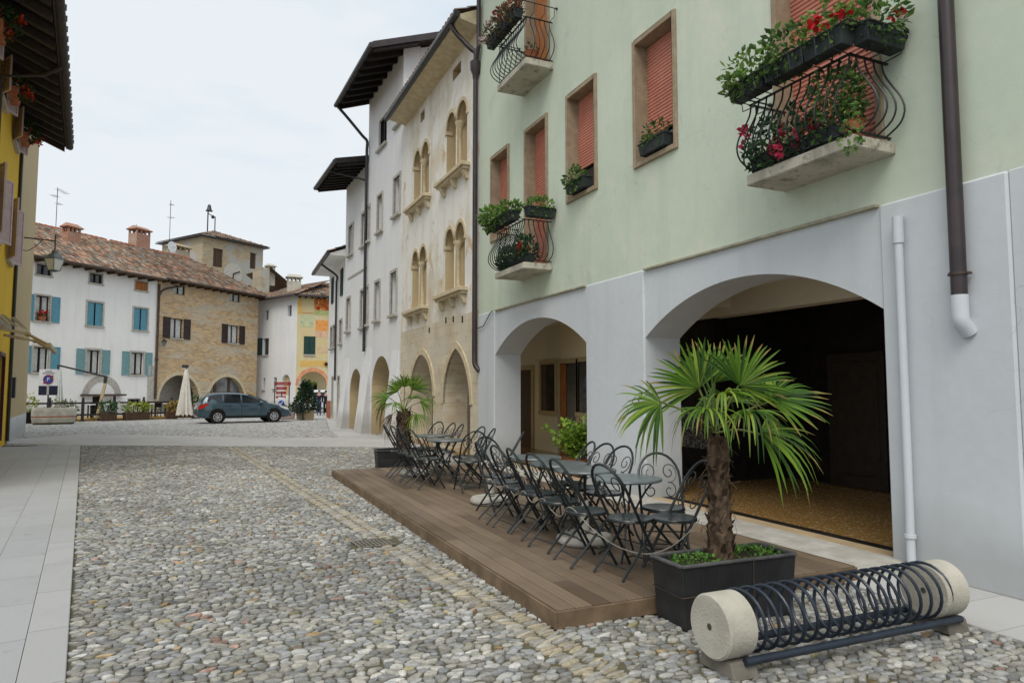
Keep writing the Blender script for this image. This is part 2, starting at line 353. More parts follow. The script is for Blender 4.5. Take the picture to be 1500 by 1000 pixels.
M['band']=brick_mat('pale_crossing_slabs',(.47,.465,.455,1),(.43,.425,.415,1),(.33,.325,.315,1),.9,.5,[((.33,.32,.31,1),.5,.45,.7,.5)],.2,.006,.004,.75,smooth=.1,axes='xy')
def terrazzo():
    m=newmat('ochre_terrazzo'); t=NT(m); v=t.add('ShaderNodeTexVoronoi'); v.inputs['Scale'].default_value=55; t.ln(t.coord(),v.inputs['Vector'])
    s=t.add('ShaderNodeSeparateColor'); t.ln(v.outputs['Color'],s.inputs[0])
    col=t.mix(t.ramp(s.outputs[0],.90,.93),t.mix(t.noise(2.,4),(.26,.14,.042,1),(.36,.21,.065,1)),(.60,.48,.32,1)); col=t.mix(t.ramp(s.outputs[1],.84,.94),col,(.30,.16,.055,1)); t.out(col,.18,None,spec=.5); return m
M['terrazzo']=terrazzo()
def deck_mat():
    m=newmat('weathered_deck_boards'); t=NT(m)
    g=t.noise(1,6,t.coord((60,1.6,10)),.6); pl=t.add('ShaderNodeTexWhiteNoise',noise_dimensions='2D')
    sp=t.add('ShaderNodeSeparateXYZ'); t.ln(t.coord(),sp.inputs[0]); cb=t.add('ShaderNodeCombineXYZ')
    px=t.math('FLOOR',t.math('DIVIDE',sp.outputs[0],.1448)); t.ln(px,cb.inputs[0])
    t.ln(t.math('FLOOR',t.math('ADD',t.math('DIVIDE',sp.outputs[1],2.4),t.math('MULTIPLY',px,.37))),cb.inputs[1]); t.ln(cb.outputs[0],pl.inputs['Vector'])
    col=t.mix(pl.outputs['Value'],(.095,.066,.042,1),(.215,.158,.105,1)); col=t.mix(t.math('MULTIPLY',t.ramp(g,.35,.75),.45),col,(.07,.048,.034,1))
    col=t.mix(t.math('MULTIPLY',t.ramp(t.noise(.7,5),.45,.7),.5),col,(.29,.225,.17,1)); fl=t.ramp(t.noise(1,2,t.coord((380,0,0))),.4,.6)
    t.out(col,.62,t.bump(g,.25,.004,t.bump(fl,.12,.002)),spec=.3); return m
M['deck']=deck_mat()
M['deck_side']=simple('deck_fascia_board',(.20,.14,.085,1),(.11,.075,.045,1),5,.7,.3,30)
def far_cobble():
    m=newmat('piazza_cobbles'); t=NT(m); v=t.add('ShaderNodeTexVoronoi'); v.inputs['Scale'].default_value=10; t.ln(t.coord((1,1.4,1)),v.inputs['Vector'])
    s=t.add('ShaderNodeSeparateColor'); t.ln(v.outputs['Color'],s.inputs[0])
    col=t.mix(s.outputs[0],(.42,.42,.415,1),(.70,.69,.66,1)); col=t.mix(t.ramp(v.outputs['Distance'],.35,.75),col,(.12,.11,.09,1)); col=t.mix(t.math('MULTIPLY',t.ramp(t.noise(.3,4),.4,.7),.4),col,(.30,.30,.29,1))
    h=t.math('SUBTRACT',1.,v.outputs['Distance']); t.out(col,.8,t.bump(h,.7,.03),spec=.2); return m
M['far_cobble']=far_cobble()
M['edging']=brick_mat('pavement_edging_stone',(.39,.39,.385,1),(.35,.35,.345,1),(.22,.22,.21,1),.9,1.05,[((.29,.29,.28,1),1.2,.5,.7,.5)],.25,.005,.004,.75,smooth=.1,axes='xy',offset=0.)
def mortar():
    m=newmat('mossy_joint_sand'); t=NT(m); col=t.mix(t.ramp(t.noise(1.2,5),.42,.62),(.11,.103,.085,1),(.12,.11,.06,1)); col=t.mix(t.math('MULTIPLY',t.ramp(t.noise(2.6,6),.58,.68),.8),col,(.15,.10,.025,1))
    t.out(col,.95,t.bump(t.noise(90,3),.5,.01),spec=.1); return m
M['mortar']=mortar()
M['earth']=simple('packed_gravel_ground',(.30,.29,.27,1),(.22,.21,.19,1),.3,.9,.3,20)
# ------------------------------------------------------------------ ground
def sheet(name,pts,z,mat,loc=(0,0,0),rz=0):
    b=MB(); zz=z if isinstance(z,(list,tuple)) else [z]*len(pts)
    b.face([b.vert((p[0],p[1],q)) for p,q in zip(pts,zz)])
    if max(zz)>0:
        for k in range(len(pts)):
            a,c=pts[k],pts[(k+1)%len(pts)]; b.quad((a[0],a[1],zz[k]),(a[0],a[1],-.028),(c[0],c[1],-.028),(c[0],c[1],zz[(k+1)%len(pts)]))
    o=b.build(name,mat,recalc=False); o.location=loc; o.rotation_euler=(0,0,rz); tag(o,kind='structure'); return o
sheet('ground',[(-400,-400),(400,-400),(400,400),(-400,400)],-.03,M['earth'])
def kx(y): return -3.34+(24.07-y)*.1376          # right edge of the left pavement
sheet('cobbled_street',[(kx(-2),-2),(6,-2),(6,19.2),(4.9,19.57),(kx(24.07),24.07)],-.006,M['mortar'])
sheet('piazza',[(-14,30),(6,18.6),(9,34),(14,75),(-30,75),(-30,38)],-.004,M['far_cobble'])
ang=math.atan2(-4.5,8.24)
o=sheet('crossing_pavement',[(0,0),(9.39,0),(10.6,.1),(10.8,4.6),(8.6,4.2),(4.2,3.4),(-3.6,5.2),(-4.2,.6)],.008,M['band'],(-3.34,24.07,0),ang)
sheet('house_path',[(4.3,24.2),(5.75,23.6),(5.7,29),(5.95,36.2),(5.75,36.3),(4.75,29)],[.012,.012,.012,.30,.25,.012],M['band'])
pa=math.atan2(19.4,-2.67)-PI/2
sheet('left_pavement',[(-2.6,-5),(-.24,-5),(-.24,19.9),(-2.6,19.9)],.010,M['slab'],(kx(4.67),4.67,0),pa)
sheet('pavement_edging',[(-.235,-5),(0,-5),(0,19.9),(-.235,19.9)],.014,M['edging'],(kx(4.67),4.67,0),pa)
sheet('wall_pavement',[(4.93,-3),(5.95,-3),(5.95,4.4),(5.05,4.4),(4.93,3.1)],.014,M['band'])
b=MB(); b.box(5.2,5.904,4.3,14.2,0,.10); o=b.build('threshold_kerb',M['grey_stone'],bevel=.01); tag(o,kind='structure')
b=MB(); b.box(5.906,10,-1,22.1,0,.085); o=b.build('arcade_floor',M['terrazzo']); tag(o,kind='structure')
b=MB(); b.box(5.908,6.148,-.9,14.9,.0855,.088); o=b.build('threshold_paving',simple('tan_threshold_slab',(.52,.40,.25,1),(.42,.31,.18,1),5,.6,.1,40)); tag(o,kind='structure')
b=MB(); b.box(6.15,6.3,-.9,14.9,.085,.089); o=b.build('floor_band',M['near_black']); tag(o,kind='structure')
# river stones set one by one
def stones():
    mb=MB(); mb.smooth=True; rg=random.Random(3); n=9
    pal=[(.44,.42,.37),(.40,.38,.33),(.43,.43,.41),(.52,.51,.47),(.36,.37,.37),(.40,.41,.41),(.29,.29,.28),(.48,.46,.40),(.60,.59,.55),(.41,.40,.35),(.35,.33,.29),(.46,.46,.45),(.38,.37,.32)]
    odd=[(.50,.34,.17),(.46,.30,.24),(.42,.38,.22),(.55,.42,.25)]
    cs=[(math.cos(2*PI*k/n),math.sin(2*PI*k/n)) for k in range(n)]
    def stone(x,y,a,bb,h,th,c):
        ca,sa=math.cos(th),math.sin(th); p1,p2=rg.uniform(0,6.3),rg.uniform(0,6.3); k1,k2=rg.uniform(.03,.13),rg.uniform(.02,.09)
        rad=[1+k1*math.cos(2*2*PI*k/n+p1)+k2*math.cos(3*2*PI*k/n+p2) for k in range(n)]
        tx,ty=rg.gauss(0,.10),rg.gauss(0,.10); mb.col=c; rings=[]
        for s,z in ((1.,-.016),(.97,h*.42),(.76,h*.86),(.40,h*1.0)):
            ring=[]
            for k in range(n):
                lx,ly=cs[k][0]*a*s*rad[k],cs[k][1]*bb*s*rad[k]
                ring.append(mb.vert((x+lx*ca-ly*sa,y+lx*sa+ly*ca,z+(tx*lx+ty*ly if z>0 else 0))))
            rings.append(ring)
        for A,B in zip(rings,rings[1:]):
            for k in range(n): mb.face((A[k],A[(k+1)%n],B[(k+1)%n],B[k]))
        mb.face(rings[-1])
    def tint(x=0,y=0):
        c=rg.choice(odd) if rg.random()<.035 else rg.choice(pal); k=rg.uniform(.54,1.10)*(1+.28*noise.noise((x*.55,y*.55,3.)))*(1+.15*noise.noise((x*1.7,y*1.7,8.))); return tuple(x*k for x in c)
    dx0,dy0=1.35/17.3,-1
    def dline(y): return .75+(21.5-y)*.0785
    y=1.0; row=0
    while y<24:
        big=1.0 if y<14 else 1.12
        x=kx(y)-.01+(row%2)*.03
        while x<5.85:
            a=rg.choice((rg.uniform(.026,.040),rg.uniform(.036,.057)))*big; st=2*a*1.02
            xx=x+a; yy=y+rg.gauss(0,.010)
            x+=st
            if .41*xx+.912*yy<2.9 or xx<kx(yy)+a*.75: continue
            if 2.32<xx and 4.36<yy<13.3 and xx<5.2: continue
            if yy<4.4 and xx>4.93-a*.5+max(0,(yy-3.1))*.09: continue
            if yy>24.07-(xx+3.34)*.546-.06: continue
            if abs(xx-1.70)<.25 and abs(yy-7.44)<.2: continue
            if abs(xx-dline(yy))<.155 and yy<21.5: continue
            stone(xx,yy,a*rg.uniform(.92,1.12),rg.uniform(.021,.033)*big,rg.uniform(.006,.018),rg.gauss(0,.28),tint(xx,yy))
        y+=.0545*(1.0 if y<14 else 1.12); row+=1
    # drain line: two runs of stones set on edge, side by side
    for off,wd in ((-.074,.072),(.074,.072)):
        y=2.6
        while y<21.4:
            h=rg.uniform(.016,.028); c=rg.choice([(.46,.40,.28),(.42,.38,.30),(.38,.36,.32),(.43,.41,.36),(.38,.33,.24),(.35,.33,.30)]); k=rg.uniform(.75,1.25)
            if not (dline(y)+off>2.2 and y>4.3) and abs(y-7.44)>.19: stone(dline(y)+off,y,wd*rg.uniform(.9,1.08),h,.016-.006*(off>0),rg.gauss(.25,.1),tuple(q*k for q in c))
            y+=h*1.9
    o=mb.build('cobblestones',M['stones'],recalc=False); tag(o,kind='structure')
stones()
# ------------------------------------------------------------------ generic parts
def part(mb,name,mat,parent,bevel=0,label=None,recalc=True):
    o=mb.build(name,mat,parent,bevel,recalc)
    if label: o['label']=label
    return o
def box_part(name,mat,parent,*b,bevel=0,label=None):
    mb=MB(); mb.box(*b); return part(mb,name,mat,parent,bevel,label)
def louvre(mb,x0,x1,z0,z1,y,th=.04,n=None,slats=True):
    """hinged louvred leaf lying in the xz plane"""
    f=.05; mb.box(x0,x0+f,y,y+th,z0,z1); mb.box(x1-f,x1,y,y+th,z0,z1); mb.box(x0+f,x1-f,y,y+th,z0,z0+f); mb.box(x0+f,x1-f,y,y+th,z1-f,z1)
    n=n or max(6,int((z1-z0)/.07)); h=(z1-z0-2*f)/n
    for k in range(n):
        z=z0+f+k*h; mb.hexa([(x0+f,y+.008,z),(x1-f,y+.008,z),(x1-f,y+.014,z),(x0+f,y+.014,z),(x0+f,y+.022,z+h*1.02),(x1-f,y+.022,z+h*1.02),(x1-f,y+.03,z+h*1.02),(x0+f,y+.03,z+h*1.02)])
def shutter(parent,mat,x0,x1,z0,z1,y,label=None):
    mb=MB(); louvre(mb,x0,x1,z0,z1,y); return part(mb,'shutter',mat,parent,label=label)
def window(parent,x0,x1,z0,z1,depth=.16,glass='glass',frame='wood_brown',surround=None,sw=.12,sill=True,proud=.03,curtain=False,label=None,name='window',mullion=True):
    """window set in an opening: timber frame mesh, with pane, sill, surround as sub-parts"""
    mb=MB(); f=.055; y=depth
    mb.box(x0,x0+f,y-.03,y+.03,z0,z1); mb.box(x1-f,x1,y-.03,y+.03,z0,z1); mb.box(x0+f,x1-f,y-.03,y+.03,z0,z0+f); mb.box(x0+f,x1-f,y-.03,y+.03,z1-f,z1)
    if mullion: c=(x0+x1)/2; mb.box(c-.045,c+.045,y-.032,y+.028,z0+f,z1-f)
    w=part(mb,name,M[frame],parent,label=label)
    box_part('pane',M[glass],w,x0+f,x1-f,y+.032,y+.04,z0+f,z1-f)
    if curtain:
        mb=MB(); n=22
        for (a,b) in ((x0+f+.02,(x0+x1)/2-.07),((x0+x1)/2+.07,x1-f-.02)):
            P=[(a+(b-a)*k/n,y+.022+.008*math.sin(k*1.7)) for k in range(n+1)]
            for p,q in zip(P,P[1:]): mb.quad((p[0],p[1],z0+f),(q[0],q[1],z0+f),(q[0],q[1],z1-f),(p[0],p[1],z1-f))
        part(mb,'curtain',M['curtain'],w)
    if surround:
        mb=MB(); mb.box(x0-sw,x0,-proud,.05,z0,z1+sw); mb.box(x1,x1+sw,-proud,.05,z0,z1+sw); mb.box(x0,x1,-proud,.05,z1,z1+sw)
        part(mb,'surround',M[surround],w,.006)
    if sill:
        mb=MB(); mb.box(x0-sw-.03,x1+sw+.03,-proud-.08,depth-.02,z0-.10,z0); part(mb,'sill',M[surround or 'grey_stone'],w,.01)
    return w
def pipe_part(name,parent,mat,pts,r,n=10,label=None):
    mb=MB(); mb.tube(pts,r,n); return part(mb,name,mat,parent,label=label)
def smooth_path(pts,n=6):
    """Catmull-Rom through points"""
    P=[Vector(p) for p in pts]; P=[P[0]*2-P[1]]+P+[P[-1]*2-P[-2]]; out=[]
    for i in range(1,len(P)-2):
        for k in range(n):
            t=k/n; a,b,c,d=P[i-1:i+3]
            out.append(.5*((2*b)+(-a+c)*t+(2*a-5*b+4*c-d)*t*t+(-a+3*b-3*c+d)*t**3))
    return out+[P[-2]]
TILES=[(.36,.20,.13),(.30,.18,.13),(.42,.26,.17),(.25,.20,.16),(.46,.33,.24),(.22,.17,.13),(.33,.29,.24),(.40,.22,.14),(.28,.27,.23)]
def tile_roof(name,parent,O,A,B,poly,dark=1.,pw=.21,ph=.36,mat='tile',seed=1):
    """rows of clay half-round tiles over a plane: O origin, A along eave (unit), B up the slope (unit), poly in (a,b)"""
    O=Vector(O);A=Vector(A).normalized();B=Vector(B).normalized();N=A.cross(B); rg=random.Random(seed)
    if N.z<0:N=-N
    mb=MB()
    def inside(a,b):
        c=False;n=len(poly)
        for i in range(n):
            (x1,y1),(x2,y2)=poly[i],poly[(i+1)%n]
            if (y1>b)!=(y2>b) and a<(x2-x1)*(b-y1)/(y2-y1)+x1:c=not c
        return c
    a0=min(p[0] for p in poly);a1=max(p[0] for p in poly);b0=min(p[1] for p in poly);b1=max(p[1] for p in poly)
    mb.col=(.16,.11,.08); mb.face([mb.vert(O+A*p[0]+B*p[1]) for p in poly])
    for i in range(int((a1-a0)/pw)+1):
        for j in range(int((b1-b0)/ph)+1):
            a=a0+(i+.5)*pw+rg.gauss(0,.008);b=b0+j*ph
            if not inside(a,b+ph*.5): continue
            c=rg.choice(TILES);k=rg.uniform(.45,1.35)*dark;mb.col=tuple(min(1,x*k) for x in c); rows=[]
            for bb,lift in ((b-.03,.05),(b+ph,.02)):
                rows.append([mb.vert(O+A*(a+math.cos(PI*q/4)*pw*.52)+B*bb+N*(lift+math.sin(PI*q/4)*.055)) for q in range(5)])
            s0=mb.smooth; mb.smooth=True
            for q in range(4): mb.face((rows[0][q],rows[0][q+1],rows[1][q+1],rows[1][q]))
            mb.smooth=s0; mb.face(rows[0])
    return part(mb,name,M[mat],parent,recalc=False)
def chimney(parent,x,y,z0,z1,w,d,brick='chimney_brick'):
    mb=MB(); mb.box(x-w/2,x+w/2,y-d/2,y+d/2,z0,z1); c=part(mb,'chimney',M[brick],parent)
    mb=MB(); t=.28
    for sx in (-1,-.33,.33,1):
        for sy in (-1,1): mb.box(x+sx*(w/2-.06)-.06,x+sx*(w/2-.06)+.06,y+sy*(d/2-.06)-.06,y+sy*(d/2-.06)+.06,z1,z1+t)
    mb.box(x-w/2-.10,x+w/2+.10,y-d/2-.10,y+d/2+.10,z1+t,z1+t+.06)
    e=.16; q=z1+t+.06
    for k in range(2): pass
    mb.hexa([(x-w/2-e,y-d/2-e,q),(x+w/2+e,y-d/2-e,q),(x+w/2+e,y+d/2+e,q),(x-w/2-e,y+d/2+e,q),(x-w/2+.05,y-.04,q+.3),(x+w/2-.05,y-.04,q+.3),(x+w/2-.05,y+.04,q+.3),(x-w/2+.05,y+.04,q+.3)])
    part(mb,'chimney_cap',M[brick],c); return c
# ------------------------------------------------------------------ GREEN HOUSE (right foreground)
YG=15.05
gh=thing('corner_house','pale green rendered house with grey arcade, salmon roller shutters and flower balconies','house',(5.9,YG,0),-PI/2)
def gx(Y): return YG-Y
T=.62
mb=MB()
A1=arc_arch(gx(14.05),gx(10.03),0,2.44,3.06,24); A2=arc_arch(gx(8.34),gx(4.46),0,2.42,3.02,28)
mb.wall(notch(0,gx(-1.5),0,3.40,[A1,A2]),[],0,T); part(mb,'arcade_wall',M['grey'],gh)
for a,b in ((0,gx(14.05)),(gx(10.03),gx(8.34)),(gx(4.46),gx(3.30))):
    box_part('pilaster',M['grey'],gh,a+(0 if a==0 else .002),b-.002,-.028,.05,0,3.425,bevel=.02)
box_part('pilaster',M['grey'],gh,gx(3.30)+.001,gx(-1.5),-.012,.05,0,3.425,bevel=.008)
wins=[(gx(14.32),gx(13.27)),(gx(12.49),gx(11.44)),(gx(10.70),gx(9.63)),(gx(8.56),gx(7.50))]
FW=.075
holes=[rect(a+FW-.03,b-FW+.03,5.04 if i!=1 else 4.05,6.95) for i,(a,b) in enumerate(wins)]
B3=(gx(5.66),gx(4.30)); holes.append(rect(gx(5.46)-.24,gx(4.66)+.24,4.0,6.96))
holes.append(rect(gx(12.41),gx(11.39),7.95,10.46))
mb=MB(); mb.wall(rect(0,gx(-1.5),3.40,12.6),holes,.0,.45); part(mb,'upper_wall',M['green'],gh)
for a,b in ((gx(14.03),gx(10.03)),(gx(8.33),gx(4.46))):
    mb=MB(); mb.box(a+.01,b-.01,-.05,.04,3.405,3.44); part(mb,'string_course',simple('weathered_ledge',(.42,.40,.30,1),(.28,.27,.2,1),6,.9,.3,40),gh,.006)
def roller(parent,x0,x1,z0,z1,y=.21):
    mb=MB(); h=.052; n=int((z1-z0)/h); h=(z1-z0)/n
    for k in range(n):
        z=z0+k*h; P=[(y,z),(y-.014,z+h*.25),(y-.014,z+h*.75),(y,z+h*.98)]
        for (ya,za),(yb,zb) in zip(P,P[1:]): mb.quad((x0,ya,za),(x1,ya,za),(x1,yb,zb),(x0,yb,zb))
    return part(mb,'roller_shutter',M['roller'],parent,recalc=False)
def roller_window(x0,x1,z0,z1,zdrop,door=False):
    mb=MB(); f=FW
    mb.box(x0,x0+f,-.035,.30,z0,z1); mb.box(x1-f,x1,-.035,.30,z0,z1); mb.box(x0+f,x1-f,-.035,.30,z1-f,z1)
    if not door: mb.box(x0+f,x1-f,-.05,.30,z0,z0+f)
    w=part(mb,'window',M['frame_stone'],gh,.006)
    box_part('pane',M['glass'],w,x0+f,x1-f,.26,.27,z0+.01,z1-f)
    roller(w,x0+f+.002,x1-f-.002,zdrop,z1-f)
    return w
zd=[5.15,4.08,5.62,5.50]
for i,(a,b) in enumerate(wins): roller_window(a,b,5.0 if i!=1 else 4.05,7.0,zd[i],i==1)
roller_window(gx(5.46)-.28,gx(4.66)+.28,4.0,7.0,4.02,True)
w=roller_window(gx(12.45),gx(11.35),7.95,10.5,8.9,True)
w=box_part('door_panel',M['orange_shutter'],w,gx(12.2),gx(11.75),.13,.17,7.96,10.3)
# balconies
def belly(t):
    """offset from the rail line and height of a bulging baluster, t 0 bottom..1 top"""
    P=[(.02,0),(.16,.09),(.215,.23),(.18,.40),(.09,.58),(.02,.74),(0,.88)]
    k=t*(len(P)-1);i=min(int(k),len(P)-2);f=k-i
    def cr(j):
        a=P[max(i-1,0)][j];b=P[i][j];c=P[i+1][j];d=P[min(i+2,len(P)-1)][j]
        return .5*(2*b+(c-a)*f+(2*a-5*b+4*c-d)*f*f+(3*b-a-3*c+d)*f**3)
    return cr(0),cr(1)
def balcony(x0,x1,d,z,th,rail_top,label):
    mb=MB(); mb.box(x0,x1,-d,.02,z-th,z); s=part(mb,'balcony',M['slab_edge'],gh,.012,label)
    h=rail_top-z-.06; e=.05; n=16
    corners=[]
    def bar(px,py,ox,oy):
        m=MB(); pts=[]
        for k in range(n+1):
            o,hh=belly(k/n); pts.append((px+ox*o,py+oy*o,z+.05+hh/.88*(h-.05)))
        m.tube(pts,.0095,5); part(m,'baluster',M['iron'],s)
    nx=max(9,int((x1-x0)/.115))
    for k in range(nx+1): bar(x0+e+(x1-x0-2*e)*k/nx,-d+e,0,-1)
    ny=max(4,int(d/.12))
    for k in range(ny):
        yy=-d+e+(d-e-.04)*(k+.7)/ny
        bar(x1-e,yy,1,0); bar(x0+e,yy,-1,0)
    for zz in (z+.05,z+h):
        m=MB(); m.bar((x0+e-.02,-d+e,zz),(x1-e+.02,-d+e,zz),.03,.014); m.bar((x0+e,-d+e,zz),(x0+e,0,zz),.03,.014); m.bar((x1-e,-d+e,zz),(x1-e,0,zz),.03,.014); part(m,'railing',M['iron'],s)
    # carriers for the troughs above the rail
    m=MB()
    for k in range(9):
        xx=x0+e+(x1-x0-2*e)*k/8; m.tube([(xx,-d+e,z+h),(xx,-d-.20,z+h+.01),(xx,-d-.22,z+h+.17)],.007,4)
    m.tube([(x0-.16,-d-.22,z+h+.17),(x1+.16,-d-.22,z+h+.17)],.010,5)
    for xx,sg in ((x0,-1),(x1,1)):
        m.tube([(xx+sg*.16,-d-.22,z+h+.17),(xx+sg*.16,0,z+h+.17)],.010,5)
        for yy in (-d*.8,-d*.45,-.06): m.tube([(xx-sg*e,yy,z+h),(xx+sg*.14,yy,z+h+.01),(xx+sg*.16,yy,z+h+.17)],.007,4)
        m.ell((xx+sg*.16,-.02,z+h+.17),(.026,.026,.026),8,5)
    part(m,'trough_carrier',M['iron'],s)
    return s
near_b=balcony(gx(5.64),gx(4.28),.56,3.99,.12,4.83,'balcony nearest the viewer with red geraniums')
mid_b=balcony(gx(12.66),gx(11.28),.60,4.01,.12,4.88,'far lower balcony beside the brown drainpipe')
top_b=balcony(gx(12.56),gx(11.20),.60,7.88,.13,8.75,'uppermost balcony under the gothic roof line')
# drainpipes on the facade
pb=MB(); pb.tube([(gx(3.68),-.10,2.44),(gx(3.68),-.10,12.5)],.062,12); part(pb,'drainpipe',M['pipe_brown'],gh)
pb=MB(); pb.tube([(gx(3.68),-.10,2.62),(gx(3.68),-.10,2.645)],.072,12); pb.box(gx(3.68)-.085,gx(3.68)+.085,-.115,-.05,2.622,2.64); part(pb,'pipe_bracket',M['copper'],gh)
pb=MB(); pb.tube(smooth_path([(gx(3.68),-.10,2.45),(gx(3.68),-.10,2.30),(gx(3.675),-.09,2.22),(gx(3.66),-.02,2.13)],4),.068,12); part(pb,'pipe_elbow',M['white_pipe'],gh)
pb=MB(); pb.tube([(gx(4.22),-.09,.03),(gx(4.22),-.09,3.02)],.038,12); pb.tube([(gx(4.22),-.09,3.0),(gx(4.22),-.09,3.25)],.048,12); pb.tube([(gx(4.22),-.09,.33),(gx(4.22),-.09,.36)],.05,12); part(pb,'drainpipe',M['white_pipe'],gh,label='white plastic pipe on the grey pillar')
pb=MB(); pb.tube([(gx(15.0),-.07,3.1),(gx(14.6),-.07,3.12),(gx(14.2),-.07,3.38),(gx(14.05),-.07,3.42)],.012,5); part(pb,'cable',M['gutter'],gh)
# roof of the green house
mb=MB(); mb.hexa([(-.02,-.9,12.5),(gx(-1.5),-.9,12.5),(gx(-1.5),8,15),(-.02,8,15),(-.02,-.9,12.62),(gx(-1.5),-.9,12.62),(gx(-1.5),8,15.12),(-.02,8,15.12)]); part(mb,'roof',M['wood_dark'],gh)
# arcade interior
mb=MB(); mb.box(0,gx(11.6),2.18,2.4,.085,3.3); part(mb,'passage_wall',M['cream_wall'],gh)
mb=MB(); mb.box(gx(11.58),gx(-1.5),2.12,2.4,2.905,3.3); part(mb,'lintel_beam',M['soffit'],gh)
mb=MB(); mb.box(0,gx(-1.5),T+.002,2.179,3.3,3.42); mb.box(gx(9.38),gx(-1.5),2.18,4.3,3.305,3.42); part(mb,'ceiling',M['soffit'],gh)
mb=MB(); mb.box(gx(9.12),gx(8.88),T+.002,2.118,3.02,3.298); part(mb,'cross_beam',M['soffit'],gh)
mb=MB(); mb.box(gx(11.59),gx(9.39),2.18,2.4,.085,2.9); mb.box(gx(9.5),gx(9.30),2.401,4.0,.085,3.298); mb.box(gx(9.29),gx(-1.5),3.72,3.9,.085,3.298); part(mb,'shopfront',M['near_black'],gh)
mb=MB(); mb.box(gx(8.3),gx(7.25),3.62,3.70,.09,2.25); mb.box(gx(8.2),gx(7.35),3.60,3.619,.3,2.1); part(mb,'shop_door',M['shop_wood'],gh,.01)
mb=MB(); mb.box(gx(6.9),gx(3),3.64,3.70,.09,.45); part(mb,'shop_plinth',M['wood_dark'],gh)
mb=MB(); mb.box(gx(10.45),gx(9.41),2.12,2.178,.30,2.2); w=part(mb,'shop_window',M['near_black'],gh,.004)
def lace():
    m=newmat('lace_curtain'); t=NT(m); v=t.add('ShaderNodeTexVoronoi'); v.inputs['Scale'].default_value=26; t.ln(t.coord(),v.inputs['Vector'])
    col=t.mix(t.ramp(v.outputs['Distance'],.30,.5),(.30,.30,.29,1),(.06,.06,.06,1)); t.out(col,.9); return m
box_part('lace_curtain',lace(),w,gx(10.38),gx(9.48),2.112,2.118,.62,1.35)
def inner_opening(name,x0,x1,z0,z1,mat,fr=.1,label=None):
    mb=MB(); mb.box(x0-fr,x0,2.13,2.178,z0,z1+fr); mb.box(x1,x1+fr,2.13,2.178,z0,z1+fr); mb.box(x0,x1,2.13,2.178,z1,z1+fr)
    if z0>.3: mb.box(x0-fr,x1+fr,2.10,2.178,z0-fr,z0)
    f=part(mb,name,M['tan'],gh,.005,label); box_part('leaf' if z0<.3 else 'pane',M[mat],f,x0,x1,2.155,2.170,z0,z1); return f
inner_opening('window',gx(14.1),gx(13.35),1.13,2.31,'glass')
f=inner_opening('entrance',gx(15.02),gx(14.2),.09,2.3,'glass'); box_part('door_leaf',M['orange_shutter'],f,gx(14.98),gx(14.70),2.14,2.153,.1,2.28)
# ------------------------------------------------------------------ GOTHIC HOUSE
GO=22.2
go=thing('gothic_house','narrow medieval house of worn ochre plaster with twin lancet windows and pointed arches','house',(5.9,GO,0),-PI/2)
def qx(Y): return GO-Y
mb=MB()
PA=pointed(qx(17.70),qx(15.62),0,1.28,2.72,10); PB=pointed(qx(20.92),qx(18.60),0,1.45,2.70,10)
wx=qx(15.05)-.004
mb.wall(notch(0,wx,0,3.55,[PA,PB]),[],0,.7); part(mb,'arcade_wall',M['ashlar'],go)
bif=[]
for (a,b,zs,zb,zt) in ((17.55,15.93,7.36,8.72,9.15),(20.78,19.18,7.42,8.70,9.15),(17.60,16.05,4.22,5.52,5.97),(20.86,19.34,4.12,5.52,5.97)):
    c=(a+b)/2; bif.append((qx(a),qx(c)-.05,qx(c)+.05,qx(b),zs,zb,zt))
holes=[]
for x0,xa,xb,x1,zs,zb,zt in bif:
    holes+= [arc_arch(x0,xa,zs,zb,zt,14)[::-1],arc_arch(xb,x1,zs,zb,zt,14)[::-1]]
att=[(qx(17.08),qx(16.42),9.98,10.30),(qx(20.12),qx(19.68),9.94,10.25)]
holes+=[rect(*a) for a in att]
mb=MB(); mb.wall(rect(0,wx,3.55,11.0),holes,0,.5,1); part(mb,'upper_wall',[M['gothic'],M['tan']],go)
